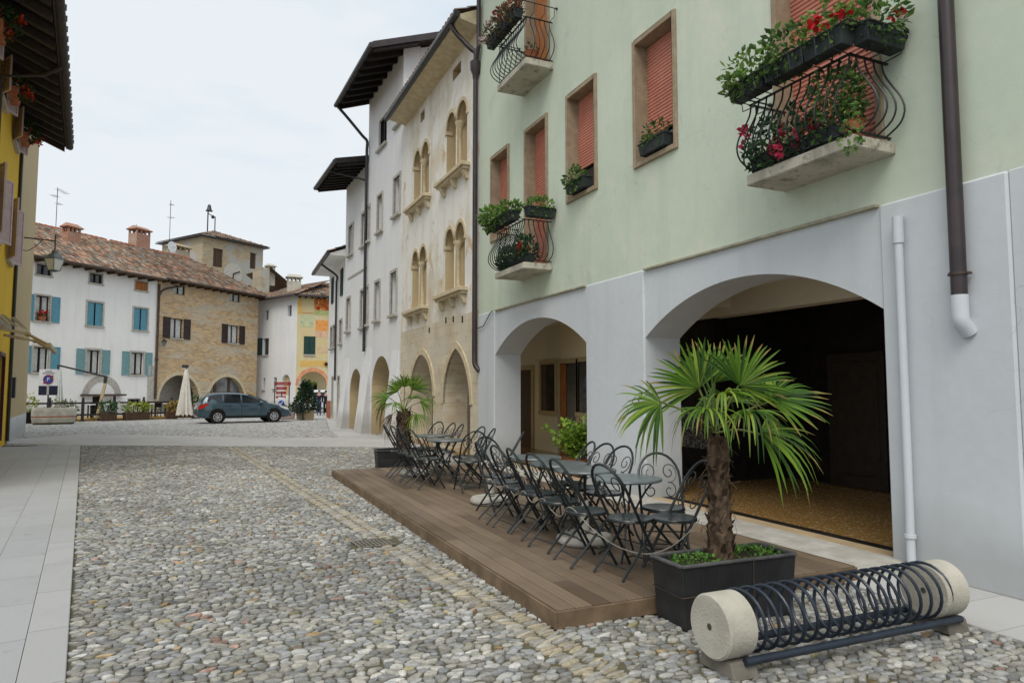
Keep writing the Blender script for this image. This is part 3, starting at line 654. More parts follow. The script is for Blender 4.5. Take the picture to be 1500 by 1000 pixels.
for x0,xa,xb,x1,zs,zb,zt in bif:
    mb=MB(); mb.box(x0,x1,.34,.40,zs,zt+.02); w=part(mb,'lancet_window',M['tan'],go)
    for (p,q) in ((x0,xa),(xb,x1)): box_part('pane',M['glass'],w,p+.32,q-.03,.30,.339,zs+.06,zb)
    # arch mouldings, column, capital, sill
    mb=MB()
    for (p,q) in ((x0,xa),(xb,x1)):
        o=arc_arch(p-.09,q+.09,zb,zb,zt+.10,14)[1:-1]; i=arc_arch(p,q,zb,zb,zt,14)[1:-1]
        for (a,b),(c,d) in zip(zip(o,o[1:]),zip(i,i[1:])):
            mb.hexa([(a[0],-.025,a[1]),(b[0],-.025,b[1]),(b[0],.06,b[1]),(a[0],.06,a[1]),(c[0],-.025,c[1]),(d[0],-.025,d[1]),(d[0],.06,d[1]),(c[0],.06,c[1])])
    part(mb,'arch_moulding',M['stone'],w)
    cx=(xa+xb)/2
    mb=MB(); mb.lathe([(.10,zs),(.10,zs+.06),(.075,zs+.10),(.068,zb-.22),(.08,zb-.2)],14,cx,.10); mb.lathe([(.075,zb-.2),(.10,zb-.10),(.14,zb-.03),(.14,zb+.04)],8,cx,.10,smooth=False); part(mb,'column',M['stone'],w)
    for xx in (x0-.06,x1+.02):
        mb=MB(); mb.box(xx-.05,xx+.09,-.03,.18,zb-.06,zb+.04); part(mb,'impost',M['stone'],w,.01)
    mb=MB(); mb.box(x0-.42,x1+.24,-.24,.06,zs-.10,zs); mb.box(x0-.36,x1+.18,-.18,.06,zs-.17,zs-.10)
    for xx in (x0-.2,(x0+x1)/2-.1,x1-.05): mb.hexa([(xx,-.06,zs-.40),(xx+.16,-.06,zs-.40),(xx+.16,.03,zs-.40),(xx,.03,zs-.40),(xx,-.17,zs-.171),(xx+.16,-.17,zs-.171),(xx+.16,.03,zs-.171),(xx,.03,zs-.171)])
    part(mb,'sill',M['stone'],w,.008)
for a in att:
    mb=MB(); x0,x1,z0,z1=a; mb.box(x0,x1,.26,.30,z0,z1); mb.box((x0+x1)/2-.02,(x0+x1)/2+.02,.22,.25,z0,z1); part(mb,'attic_window',M['near_black'],go)
for k,(Y,z) in enumerate(((16.2,3.35),(16.9,3.42),(17.5,3.45),(19.0,3.3))): box_part('putlog_hole',M['near_black'],go,qx(Y)-.04,qx(Y)+.04,-.012,.03,z,z+.16)
for P in (PA,PB):
    mb=MB(); o=P[1:-1]; xs=[p[0] for p in o]; c=(min(xs)+max(xs))/2
    big=[(c+(x-c)*1.16,1.2+(z-1.2)*1.13) for x,z in o]
    for (a,b),(e,f) in zip(zip(big,big[1:]),zip(o,o[1:])):
        mb.hexa([(a[0],-.03,a[1]),(b[0],-.03,b[1]),(b[0],.05,b[1]),(a[0],.05,a[1]),(e[0],-.03,e[1]),(f[0],-.03,f[1]),(f[0],.05,f[1]),(e[0],.05,e[1])])
    part(mb,'arch_moulding',M['stone'],go,.006)
mb=MB(); mb.box(0,wx,2.18,2.4,.085,3.55); part(mb,'passage_wall',M['soffit'],go)
mb=MB(); mb.box(0,wx,.702,2.178,3.3,3.42); part(mb,'ceiling',M['soffit'],go)
mb=MB(); a,b=qx(16.05),qx(15.26); mb.box(a-.1,a,2.12,2.178,1.12,2.41); mb.box(b,b+.1,2.12,2.178,1.12,2.41); mb.box(a,b,2.12,2.178,2.31,2.41); mb.box(a-.1,b+.1,2.10,2.178,1.02,1.12); f=part(mb,'inner_window',M['tan'],go); box_part('pane',M['glass'],f,a,b,2.15,2.17,1.12,2.31); box_part('curtain',M['wood_brown'],f,a+.02,a+.3,2.141,2.149,1.13,2.30)
for a,b in ((19.4,18.7),(17.40,16.62)):
    f=MB(); f.box(qx(a)-.1,qx(a),2.12,2.178,.09,2.3); f.box(qx(b),qx(b)+.1,2.12,2.178,.09,2.3); f.box(qx(a),qx(b),2.12,2.178,2.2,2.3); f=part(f,'inner_door',M['tan'],go); box_part('leaf',M['wood_brown'],f,qx(a),qx(b),2.14,2.17,.09,2.2)
# pale plaster soffit under the projecting eave, gutter and pipe
mb=MB(); mb.hexa([(.30,-.56,10.62),(wx+.03,-.56,10.62),(wx+.03,.1,10.48),(.30,.1,10.48),(.30,-.56,10.70),(wx+.03,-.56,10.70),(wx+.03,.1,11.02),(.30,.1,11.02)]); part(mb,'eave_soffit',M['stone'],go)
mb=MB(); mb.tube([(.25,-.63,10.66),(wx+.1,-.63,10.68)],.085,10); part(mb,'gutter',M['gutter'],go)
tile_roof('roof',go,(.25,-.6,10.76),(1,0,0),(0,.93,.37),[(0,0),(wx-.2,0),(wx-.2,6),(0,6)],seed=3)
mb=MB(); mb.tube(smooth_path([(wx-.35,-.62,10.60),(wx-.30,-.52,10.40),(wx-.12,-.22,10.0),(wx-.04,-.10,9.85),(wx-.04,-.10,9.5)],5)+[Vector((wx-.04,-.10,9.3)),Vector((wx-.04,-.10,2.6))]+smooth_path([(wx-.04,-.10,2.5),(wx+.0,-.10,2.25),(wx+.10,-.03,2.1)],4),.062,10)
part(mb,'drainpipe',M['pipe_brown'],go)
mb=MB(); mb.lathe([(.07,9.2),(.08,9.3),(.13,9.42),(.14,9.62),(.12,9.64)],10,wx-.04,-.10); part(mb,'pipe_hopper',M['pipe_brown'],go)
mb=MB(); mb.tube([(wx+.16,-.10,9.9),(wx+.16,-.10,12.4)],.055,10); mb.tube([(wx+.16,-.10,9.95),(wx-.02,-.10,9.55)],.055,10); part(mb,'drainpipe',M['pipe_brown'],go)
# ------------------------------------------------------------------ TALL WHITE HOUSE and LOWER WHITE HOUSE
def rframe(p,q): return math.atan2(q[1]-p[1],q[0]-p[0])
pW,qW=Vector((5.6,29.5)),Vector((5.9,22.2))   # seen from the street left end is far
angW=rframe(pW,qW); uW=(qW-pW).normalized()
def world_on(p,u,s): return p+u*s
LW=(qW-pW).length
SPL=3.05                                     # boundary between the two houses, from the far corner
def buttress(mb,xc,w,z1,flare,deep):
    mb.hexa([(xc-w/2-flare*.3,-deep,0),(xc+w/2+flare*.3,-deep,0),(xc+w/2,.02,0),(xc-w/2,.02,0),(xc-w/2,-.01,z1),(xc+w/2,-.01,z1),(xc+w/2,.02,z1),(xc-w/2,.02,z1)])
fW=pW-uW*1.05                                 # far end a little beyond
lw=thing('white_house','lower white arcaded house with dark overhanging eaves, beyond the tall white one','house',(fW.x,fW.y,0),angW)
def sx(Y): return (Vector((5.6+(Y-29.5)*(-.0411),Y))-fW).dot(uW)   # local x for a world Y on this line
def simple_win(parent,a,b,z0,z1,shut=None):
    return window(parent,sx(a),sx(b),z0,z1,.22,'grey_glass','grey_stone','grey_stone',.10,True,.04)
x_split=sx(26.75)
ar=arc_arch(sx(29.3),sx(27.25),0,1.42,2.52,20)
def winholes(L): return [rect(sx(a),sx(b),z0,z1) for a,b,z0,z1 in L]
WL=[(29.85,29.15,7.5,8.75),(27.6,26.95,7.45,8.78),(30.05,29.4,4.2,5.6),(27.6,26.95,4.15,5.62)]
mb=MB(); mb.wall(notch(0,x_split,0,11.0,[ar]),winholes(WL),0,.6,1,0); part(mb,'wall',[M['white'],M['tan']],lw)
for L in WL: simple_win(lw,*L)
mb=MB(); buttress(mb,sx(29.85),.75,3.0,.4,.34); part(mb,'buttress',M['white'],lw)
mb=MB(); buttress(mb,sx(27.0),.30,3.4,.3,.25); part(mb,'buttress',M['white'],lw)
mb=MB(); mb.box(sx(29.9),x_split,-.03,.02,6.45,6.52); part(mb,'string_course',M['grey_stone'],lw)
mb=MB(); mb.box(0,x_split,1.7,1.9,0,3.3); mb.box(0,x_split,.602,1.698,3.0,3.1); part(mb,'passage_wall',M['tan'],lw)
tw=thing('white_house','tall white arcaded house with battered piers and a deep dark timber eave','house',(fW.x,fW.y,0),angW)
ar2=arc_arch(sx(25.75),sx(23.3),0,1.82,2.88,20)
WT=[(23.12,22.42,7.68,9.0),(25.23,24.58,7.55,8.9),(26.6,26.35,7.5,8.85),(23.36,22.68,4.24,5.71),(25.42,24.77,4.24,5.66),(26.65,26.4,4.2,5.66)]
WA=[(25.28,24.18,10.72,11.85),(23.1,22.4,10.87,11.6)]
xe=sx(22.2)-.003
mb=MB(); mb.wall(notch(x_split+.003,xe,0,13.55,[ar2]),winholes(WT)+winholes(WA),-.004,.6,1,0); part(mb,'wall',[M['white'],M['tan']],tw)
for L in WT: simple_win(tw,*L)
for a,b,z0,z1 in WA: window(tw,sx(a),sx(b),z0,z1,.10,'glass','wood_dark',None,.06,True,.03)
mb=MB(); buttress(mb,sx(26.25),.85,3.3,.5,.42); part(mb,'buttress',M['white'],tw)
mb=MB(); buttress(mb,sx(22.75),.8,3.0,.3,.30); part(mb,'buttress',M['white'],tw)
mb=MB(); mb.box(x_split+.01,xe,1.7,1.9,0,3.4); mb.box(x_split+.01,xe,.602,1.698,3.2,3.3); part(mb,'passage_wall',M['tan'],tw)
mb=MB(); mb.hexa([(xe-.22,.61,11),(xe-.004,.61,11),(xe-.004,6,11),(xe-.22,6,11),(xe-.22,.61,13.5),(xe-.004,.61,13.5),(xe-.004,6,15.5),(xe-.22,6,15.5)]); part(mb,'gable_wall',M['white'],tw)
mb=MB(); mb.hexa([(x_split+.004,.61,9.5),(x_split+.24,.61,9.5),(x_split+.24,6,9.5),(x_split+.004,6,9.5),(x_split+.004,.61,13.5),(x_split+.24,.61,13.5),(x_split+.24,6,15.5),(x_split+.004,6,15.5)]); part(mb,'gable_wall',M['white'],tw)
def timber_eave(parent,x0,x1,out,zg,zw,depth=6.,verge='pipe_brown',nraf=9,roof_seed=5):
    """boarded soffit on rafters: gutter line height zg at y=-out, height zw at the wall"""
    s=(zw-zg)/out; mb=MB()
    def zz(y): return zg+(y+out)*s
    mb.hexa([(x0,-out,zz(-out)),(x1,-out,zz(-out)),(x1,depth,zz(depth)),(x0,depth,zz(depth)),(x0,-out,zz(-out)+.10),(x1,-out,zz(-out)+.10),(x1,depth,zz(depth)+.10),(x0,depth,zz(depth)+.10)])
    r=part(mb,'roof',M['wood_dark'],parent)
    mb=MB()
    for k in range(nraf):
        xx=x0+.08+(x1-x0-.16)*k/(nraf-1)
        mb.hexa([(xx-.06,-out+.04,zz(-out+.04)-.15),(xx+.06,-out+.04,zz(-out+.04)-.15),(xx+.06,.3,zz(.3)-.17),(xx-.06,.3,zz(.3)-.17),(xx-.06,-out+.04,zz(-out+.04)-.002),(xx+.06,-out+.04,zz(-out+.04)-.002),(xx+.06,.3,zz(.3)-.002),(xx-.06,.3,zz(.3)-.002)])
    part(mb,'rafters',M['wood_dark'],r)
    mb=MB(); mb.tube([(x0-.03,-out-.08,zg+.03),(x1+.03,-out-.08,zg+.03)],.085,10); part(mb,'gutter',M['gutter'],r)
    for xx in (x0,x1):
        mb=MB(); mb.hexa([(xx-.03,-out-.03,zz(-out)-.06),(xx+.03,-out-.03,zz(-out)-.06),(xx+.03,depth,zz(depth)-.06),(xx-.03,depth,zz(depth)-.06),(xx-.03,-out-.03,zz(-out)+.16),(xx+.03,-out-.03,zz(-out)+.16),(xx+.03,depth,zz(depth)+.16),(xx-.03,depth,zz(depth)+.16)])
        part(mb,'verge_board',M[verge],r)
    t=tile_roof('roof_tiles',r,(x0,-out,zz(-out)+.11),(1,0,0),(0,1,s),[(0,0),(x1-x0,0),(x1-x0,math.hypot(depth+out,(depth+out)*s)),(0,math.hypot(depth+out,(depth+out)*s))],seed=roof_seed)
    return r
timber_eave(tw,x_split+.35-.5,sx(21.6),1.22,12.85,13.32,6)
timber_eave(lw,-.25,x_split-.01,1.25,10.55,10.85,6,'wood_dark',10)
mb=MB(); xp=sx(26.65)
mb.tube(smooth_path([(x_split-.05,-1.3,12.85),(x_split-.02,-.9,12.45),(xp,-.3,11.75),(xp,-.1,11.55),(xp,-.1,11.2)],5)+[Vector((xp,-.1,9)),Vector((xp,-.1,3.15))],.058,10); part(mb,'drainpipe',M['gutter'],tw)
mb=MB(); mb.tube([(x_split-1.2,-1.3,10.55),(xp-.12,-.14,10.0)],.05,8); part(mb,'drainpipe',M['gutter'],lw)
chimney(lw,1.4,2.0,11.6,12.6,.6,.5)
# ------------------------------------------------------------------ GREEN SHUTTERED HOUSE beyond
pS,qS=Vector((5.80,36.3)),Vector((5.6,29.9))
aS=rframe(pS,qS); uS=(qS-pS).normalized(); LS=(qS-pS).length-.65
gs=thing('shuttered_house','narrow pale house with bottle green shutters at the end of the right row','house',(pS.x,pS.y,0),aS)
def hx(Y): return 36.3-Y
SW=[(35.3,34.65,3.75,4.78),(34.3,33.65,3.75,4.78),(32.2,31.5,3.8,4.85)]
SD=[(34.55,34.05,.3,2.25),(32.6,31.95,.3,2.25)]
SG=[(35.2,34.6,6.0,7.3),(32.1,31.5,6.0,7.25)]
mb=MB(); mb.wall(rect(0,LS,0,7.95),[rect(hx(a),hx(b),z0,z1) for a,b,z0,z1 in SW+SD+SG],0,.4); part(mb,'wall',M['white_far'],gs)
mb=MB(); mb.box(-.002,.35,.402,6,0,7.9); part(mb,'end_wall',M['white_far'],gs)
for a,b,z0,z1 in SW: window(gs,hx(a),hx(b),z0,z1,.15,'grey_glass','grey_stone','grey_stone',.09,True,.05)
for a,b,z0,z1 in SG:
    w=window(gs,hx(a),hx(b),z0,z1,.15,'glass','green_shutter',None,.05,False); c=(hx(a)+hx(b))/2
    shutter(w,M['green_shutter'],hx(a)-.03,c-.004,z0,z1,-.05); shutter(w,M['green_shutter'],c+.004,hx(b)+.03,z0,z1,-.05)
for a,b,z0,z1 in SD: window(gs,hx(a),hx(b),z0,z1,.15,'wood_brown','wood_brown','grey_stone',.08,False,.03,name='door')
mb=MB(); mb.hexa([(-.25,-.75,7.62),(LS,-.75,7.62),(LS,.05,7.62),(-.25,.05,7.62),(-.25,-.75,7.70),(LS,-.75,7.70),(LS,.05,7.98),(-.25,.05,7.98)]); part(mb,'eave_soffit',M['white_far'],gs)
mb=MB(); mb.tube([(-.3,-.82,7.70),(LS+.05,-.82,7.70)],.08,8); part(mb,'gutter',M['gutter'],gs)
tile_roof('roof',gs,(-.25,-.8,7.74),(1,0,0),(0,.93,.37),[(0,0),(LS+.25,0),(LS+.25,6.5),(0,6.5)],seed=9)
mb=MB(); xp=hx(33.0); mb.tube(smooth_path([(xp,-.8,7.6),(xp,-.5,7.4),(xp,-.09,7.1),(xp,-.09,6.8)],4)+[Vector((xp,-.09,2.1))],.05,8); part(mb,'drainpipe',M['gutter'],gs)
mb=MB(); mb.box(-.02,hx(34.9),-.03,.0,0,1.1); part(mb,'painted_plinth',M['terracotta'],gs)
# ------------------------------------------------------------------ WHITE HOUSE WITH BLUE SHUTTERS + BRICK HOUSE (one row, facade turned 45 degrees)
FO=Vector((-9.39,49.27)); aF=math.radians(45.06); uF=Vector((math.cos(aF),math.sin(aF))); nF=Vector((-uF.y,uF.x))
def fw(x,y,z=0): p=FO+uF*x+nF*y; return (p.x,p.y,z)
wh=thing('shuttered_house','long white house with light blue and teal shutters under a red tile roof','house',(FO.x,FO.y,0),aF)
lowr=[(-.11,.81),(3.31,4.26),(6.60,7.60)]; upr=[(-.13,.75),(3.22,4.30),(6.68,7.80)]; at_=[(-.16,.74),(3.28,4.18),(6.71,7.70)]
extra=[(-3.6,-2.7)]
H=[rect(a,b,2.72,4.25) for a,b in lowr+extra]+[rect(a,b,5.84,7.38) for a,b in upr+extra]+[rect(a,b,8.65,9.28) for a,b in at_]+[rect(3.85,4.55,0.02,1.24),rect(6.5,7.45,.62,1.02)]
mb=MB(); mb.wall(rect(-9,8.55,0,9.72),H,0,.5); part(mb,'wall',M['white_far'],wh)
mb=MB(); mb.box(-9,-8.6,.502,9,0,9.7); part(mb,'end_wall',M['white_far'],wh)
for k,(a,b) in enumerate(lowr+extra):
    w=window(wh,a,b,2.72,4.25,.18,'glass','wood_dark','grey_stone',.13,True,.03,curtain=True)
    for p in (a-.15-.56,b+.15): shutter(w,M['blue_shutter' if k==0 else 'teal_shutter'],p,p+.56,2.66,4.30,-.06)
w=window(wh,*upr[0],5.84,7.38,.18,'glass','brown_shutter','grey_stone',.10,True,.03,curtain=True); up0=w
for p in (upr[0][0]-.12-.5,upr[0][1]+.12): shutter(w,M['blue_shutter'],p,p+.5,5.80,7.40,-.06)
for a,b in upr[1:]+extra:
    w=window(wh,a,b,5.84,7.38,.20,'glass','brown_shutter','grey_stone',.12,True,.03); c=(a+b)/2
    shutter(w,M['blue_shutter'],a+.01,c-.06,5.86,7.36,.02); shutter(w,M['blue_shutter'],c+.06,b-.01,5.86,7.36,.02)
for k,(a,b) in enumerate(at_):
    w=window(wh,a,b,8.65,9.28,.12,'glass','wood_dark','grey_stone',.08,True,.02)
    if k==2: 
        c=(a+b)/2; mb=MB(); mb.box(a+.03,c-.01,.03,.07,8.68,9.25); mb.box(c+.01,b-.03,.03,.07,8.68,9.25); part(mb,'shutter',M['orange_shutter'],w)
mb=MB(); o=arc_arch(3.1,5.9,1.40,1.41,2.62,18)[1:-1]; i=arc_arch(3.55,5.45,1.40,1.41,2.20,18)[1:-1]
for (a,b),(c,d) in zip(zip(o,o[1:]),zip(i,i[1:])):
    mb.hexa([(a[0],-.03,a[1]),(b[0],-.03,b[1]),(b[0],.02,b[1]),(a[0],.02,a[1]),(c[0],-.03,c[1]),(d[0],-.03,d[1]),(d[0],.02,d[1]),(c[0],.02,c[1])])
part(mb,'door_arch',M['grey_stone'],wh); box_part('door_canopy',M['wood_brown'],wh,3.0,5.95,-.5,.0,1.26,1.38)
box_part('door',M['near_black'],wh,3.85,4.55,.15,.2,.02,1.24); window(wh,6.5,7.45,.62,1.02,.15,'glass','wood_dark','grey_stone',.06,False,.02)
mb=MB(); mb.box(8.0,8.52,-.05,.0,0,3.4); part(mb,'corner_quoin',M['grey_stone'],wh)
bh=thing('brick_house','ochre rubble stone house with brown shutters and two round arches','house',(FO.x,FO.y,0),aF)
bu=[(9.80,10.99),(15.52,16.77)]; ba=[(9.93,11.05,8.80,9.50),(15.58,16.78,8.95,9.72)]
R1=arc_arch(9.02,12.71,0,.92,2.77,22); R2=arc_arch(13.63,17.62,0,.74,2.72,22)
H=[rect(a,b,5.5,6.98) for a,b in bu]+[rect(*q) for q in ba]
mb=MB(); mb.wall(notch(8.553,19.0,0,9.72,[R1,R2]),H,0,.55); part(mb,'wall',M['rubble'],bh)
mb=MB(); mb.box(18.6,18.998,.552,9,0,9.7); part(mb,'end_wall',M['rubble'],bh)
for a,b in bu:
    w=window(bh,a,b,5.5,6.98,.2,'glass','wood_brown',None,.02,True,.02,curtain=True)
    shutter(w,M['brown_shutter'],a-.66,a-.03,5.46,7.0,-.06); shutter(w,M['brown_shutter'],b+.03,b+.66,5.46,7.0,-.06)
for q in ba: window(bh,q[0],q[1],q[2],q[3],.15,'glass','wood_dark',None,.02,False,.02,curtain=True)
for A_ in (R1,R2):
    o=A_[1:-1]; xs=[p[0] for p in o]; c=(xs[0]+xs[-1])/2; zs=o[0][1]
    big=[(c+(x-c)*1.13,zs+(z-zs)*1.13) for x,z in o]; mb=MB()
    for (a,b),(e,f) in zip(zip(big,big[1:]),zip(o,o[1:])):
        mb.hexa([(a[0],-.03,a[1]),(b[0],-.03,b[1]),(b[0],.05,b[1]),(a[0],.05,a[1]),(e[0],-.03,e[1]),(f[0],-.03,f[1]),(f[0],.05,f[1]),(e[0],.05,e[1])])
    part(mb,'arch_ring',M['stone'],bh)
mb=MB(); mb.box(8.8,17.9,2.2,2.4,0,3.2); mb.box(8.8,17.9,.56,2.19,3.0,3.1); part(mb,'porch_wall',M['concrete'],bh)
mb=MB(); mb.box(13.64,17.6,.40,.46,.02,2.75); p_=part(mb,'shop_glazing',M['grey_glass'],bh)
mb=MB()
for x in (14.7,16.2): mb.box(x-.12,x+.12,.34,.399,0,2.75)
mb.box(13.64,17.6,.34,.399,.9,1.05); part(mb,'glazing_bar',M['wood_brown'],p_)
mb=MB(); mb.tube([(9.7+.5*math.cos(2*PI*k/20)+.55,2.15,1.75+.28*math.sin(2*PI*k/20)) for k in range(20)],.03,6,closed=True); part(mb,'oval_sign_ring',M['near_black'],bh)
mb=MB(); mb.tube([(8.62,-.12,9.3),(8.62,-.12,1.0)],.075,8); mb.tube(smooth_path([(10.3,-.7,9.38),(9.6,-.35,9.2),(8.9,-.15,8.9),(8.62,-.12,8.4)],4),.07,8); mb.tube([(8.62,-.12,3.75),(8.62,-.12,3.9)],.12,8); part(mb,'drainpipe',M['copper'],bh)
# shared roof shapes: eave overhang .75, ridge at y=5
def two_side_roof(h,x0,x1,hip0,hip1,yo,zo,yr,zr,seed,dark):
    L=math.hypot(yr-yo,zr-zo)
    tile_roof('roof',h,(x0,yo,zo),(1,0,0),(0,yr-yo,zr-zo),[(0,0),(x1-x0,0),(x1-x0-hip1,L),(hip0,L)],dark,seed=seed)
    tile_roof('rear_roof',h,(x0,2*yr-yo,zo),(1,0,0),(0,yo-yr,zr-zo),[(0,0),(x1-x0,0),(x1-x0-hip1,L),(hip0,L)],dark,.4,.5,seed=seed+1)
    mb=MB(); mb.box(x0,x1,yo+.02,.0,zo-.10,zo-.03); part(mb,'eave_board',M['wood_brown'],h)
    mb=MB()
    for k in range(int((x1-x0)/.8)): mb.box(x0+.3+k*.8,x0+.42+k*.8,yo+.05,0,zo-.24,zo-.101)
    part(mb,'rafter_ends',M['wood_brown'],h)
    mb=MB(); mb.tube([(x0,yo-.07,zo-.04),(x1,yo-.07,zo-.04)],.08,8); part(mb,'gutter',M['copper'],h)
    mb=MB(); mb.col=None
    for k in range(int((x1-hip1-x0-hip0)/.42)):
        x=x0+hip0+k*.42; mb.tube([(x,yr,zr+.04),(x+.46,yr,zr+.02)],[.13,.11],8)
    part(mb,'ridge_tiles',M['terracotta'],h)
two_side_roof(wh,-9.4,8.6,0,0,-.75,9.62,5,12.85,11,.92)
two_side_roof(bh,8.62,19.75,0,3.4,-.75,9.72,5,12.85,13,.72)
# hipped end of the brick house
L=math.hypot(3.4,3.1)
tile_roof('hip_roof',bh,(19.75,-.75,9.72),(0,1,0),(-3.4,0,3.13),[(0,0),(11.5,0),(5.75,L)],.75,seed=17)
chimney(wh,4.1,3.0,11.2,12.35,.9,.6); chimney(bh,11.3,5.2,12.2,13.95,1.25,.9)
chimney(bh,15.9,6.0,12.0,13.55,1.5,1.0,'tower_stone')
# wall lantern on the brick house
t=thing('wall_lantern','small glass lantern fixed beside the drainpipe of the stone house','lantern',fw(9.0,-.35,4.8),aF)
mb=MB(); mb.lathe([(.10,0),(.19,.36)],6,smooth=False); part(mb,'glass_body',M['grey_glass'],t); mb=MB(); mb.lathe([(.24,.36),(.07,.50),(.0,.56)],6,smooth=False); mb.bar((0,0,.5),(0,.36,.62),.03); part(mb,'cap',M['iron'],t)
# flower pot on the upper left window sill
t=thing('flower_pot','terracotta pot of red geraniums on the upper left blue shuttered window','flower pot',fw(.28,-.02,5.85),aF)
mb=MB(); mb.lathe([(.16,0),(.24,.25),(.26,.26),(.22,.25)],12); part(mb,'pot',M['terracotta'],t)
mb=MB(); leaves(mb,(0,0,.38),(.32,.15,.16),70,.09,[(.05,.11,.03)]); part(mb,'foliage',M['leaf'],t); mb=MB(); blossoms(mb,(0,-.06,.50),(.26,.10,.12),12,.09,(.55,.02,.015)); part(mb,'blossom',M['flower'],t)
# ------------------------------------------------------------------ CLOCK TOWER
T0=Vector((-1.15,78.32)); 
def rp(px,D):   # bearing helper used once for the tower base line
    psi=math.radians(24.174); r=(px-750)/1000*D; return Vector((D*math.sin(psi)*.9975+r*math.cos(psi),D*math.cos(psi)*.9975-r*math.sin(psi)))
T1=rp(292,75); T2=rp(382,81.7); aT=rframe(T1,T2); LT=(T2-T1).length
ct=thing('clock_tower','square stone clock tower with low tiled roof, painted clock and bell frame','tower',(T1.x,T1.y,0),aT)
ZT=18.9
tw_w=[(1.35,2.55,15.5,17.6),(6.15,6.95,16.0,17.9)]
mb=MB(); mb.wall(rect(0,LT,0,ZT),[rect(*q) for q in tw_w],0,.6); mb.box(0,.5,.602,LT,0,ZT); mb.box(LT-.5,LT,.602,LT,0,ZT); mb.box(.501,LT-.501,LT-.5,LT,0,ZT); part(mb,'wall',M['tower_stone'],ct)
for q in tw_w:
    mb=MB(); n=6
    for k in range(n): x=q[0]+(q[1]-q[0])*k/n; mb.box(x+.02,x+(q[1]-q[0])/n-.03,.15,.22,q[2],q[3])
    part(mb,'louvre',M['wood_brown'],ct)
mb=MB(); xc,zc=3.9,15.0; mb.lathe([(0,0),(1.25,0),(1.25,.03)],36,axis='y'); c=part(mb,'clock_face',M['grey_stone'],ct); c.location=(xc,-.03,zc)
mb=MB(); mb.bar((0,-.06,0),(0,-.06,-.95),.10,.05,(0,1,0)); mb.bar((0,-.07,0),(.85,-.07,.38),.12,.05,(0,1,0)); part(mb,'clock_hand',M['near_black'],c)
def text_part(s,size,mat,parent,loc,rot=(PI/2,0,0),ext=.004,name='lettering'):
    cu=bpy.data.curves.new('lettering','FONT'); cu.body=s; cu.size=size; cu.align_x='CENTER'; cu.align_y='CENTER'; cu.extrude=ext
    o=bpy.data.objects.new('tmp',cu); COL.objects.link(o); dg=bpy.context.evaluated_depsgraph_get(); me=bpy.data.meshes.new_from_object(o.evaluated_get(dg)); bpy.data.objects.remove(o)
    me.materials.clear(); me.materials.append(mat); q=bpy.data.objects.new(name,me); COL.objects.link(q); q.parent=parent; q.location=loc; q.rotation_euler=rot; return q
for k,s in enumerate(['XII','I','II','III','IIII','V','VI','VII','VIII','IX','X','XI']):
    a=PI/2-k*PI/6; text_part(s,.36,M['copper'],c,(1.0*math.cos(a),-.012,1.0*math.sin(a)),(PI/2,0,0),.01,'numeral')
e=.55
for nm,(O,A,B,poly) in dict(roof=((-e,-e,ZT-.1),(1,0,0),(0,LT/2+e,1.7),[(0,0),(LT+2*e,0),(LT/2+e,math.hypot(LT/2+e,1.7))]),side=((-e,LT+e,ZT-.1),(0,-1,0),(LT/2+e,0,1.7),[(0,0),(LT+2*e,0),(LT/2+e,math.hypot(LT/2+e,1.7))]),east=((LT+e,-e,ZT-.1),(0,1,0),(-LT/2-e,0,1.7),[(0,0),(LT+2*e,0),(LT/2+e,math.hypot(LT/2+e,1.7))])).items():
    tile_roof('roof',ct,O,A,B,poly,.8,.28,.45,seed=21)
mb=MB(); mb.box(-e,LT+e,-e,LT+e,ZT-.22,ZT-.12); part(mb,'eave_board',M['gutter'],ct)
bx,by=LT/2-.4,LT/2
mb=MB(); mb.tube([(bx-.45,by,ZT+1.4),(bx-.45,by,ZT+4.0)],.07,6); mb.tube([(bx+.5,by,ZT+1.4),(bx+.5,by,ZT+3.4)],.06,6); mb.tube([(bx-.45,by,ZT+3.6),(bx+.5,by,ZT+3.3)],.05,6); part(mb,'bell_frame',M['iron'],ct)
mb=MB(); mb.lathe([(.0,.80),(.14,.76),(.21,.5),(.27,.2),(.42,0),(.38,0)],16,bx-.3,by,ZT+3.9); mb.ell((bx+.2,by,ZT+3.3),(.2,.2,.22),8,6); part(mb,'bell',M['iron'],ct)
chimney(ct,-2.3,3.2,14.6,16.9,2.6,1.6,'tower_stone') if False else None
# ------------------------------------------------------------------ HOUSE BEHIND, mossy roof between tower and frescoed house
p1=rp(380,70); p2=rp(418,72); a_=rframe(p1,p2); Lb=(p2-p1).length
hb=thing('rear_house','mossy stone house end with steep roof behind the frescoed corner','house',(p1.x,p1.y,0),a_)
mb=MB(); mb.box(0,Lb+1,0,6,0,11.8); mb.box(0,.9,0,2,11.8,14.3); part(mb,'wall',M['tower_stone'],hb)
tile_roof('roof',hb,(.9,-.3,14.3),(0,1,0),(2.8,0,-1.9),[(0,0),(6,0),(6,3.5),(0,3.5)],.55,seed=25)
chimney(hb,1.35,.8,12.6,14.3,.75,.7,'concrete')
# ------------------------------------------------------------------ FRESCOED HOUSE
G0,G1,G2=Vector((4.32,63.89)),Vector((6.84,58.91)),Vector((9.77,58.91))
aG=rframe(G0,G1); LG=(G1-G0).length
gr=thing('frescoed_house','corner house with faded orange frescoes above an arch and a plain grey side wall','house',(G1.x,G1.y,0),0)
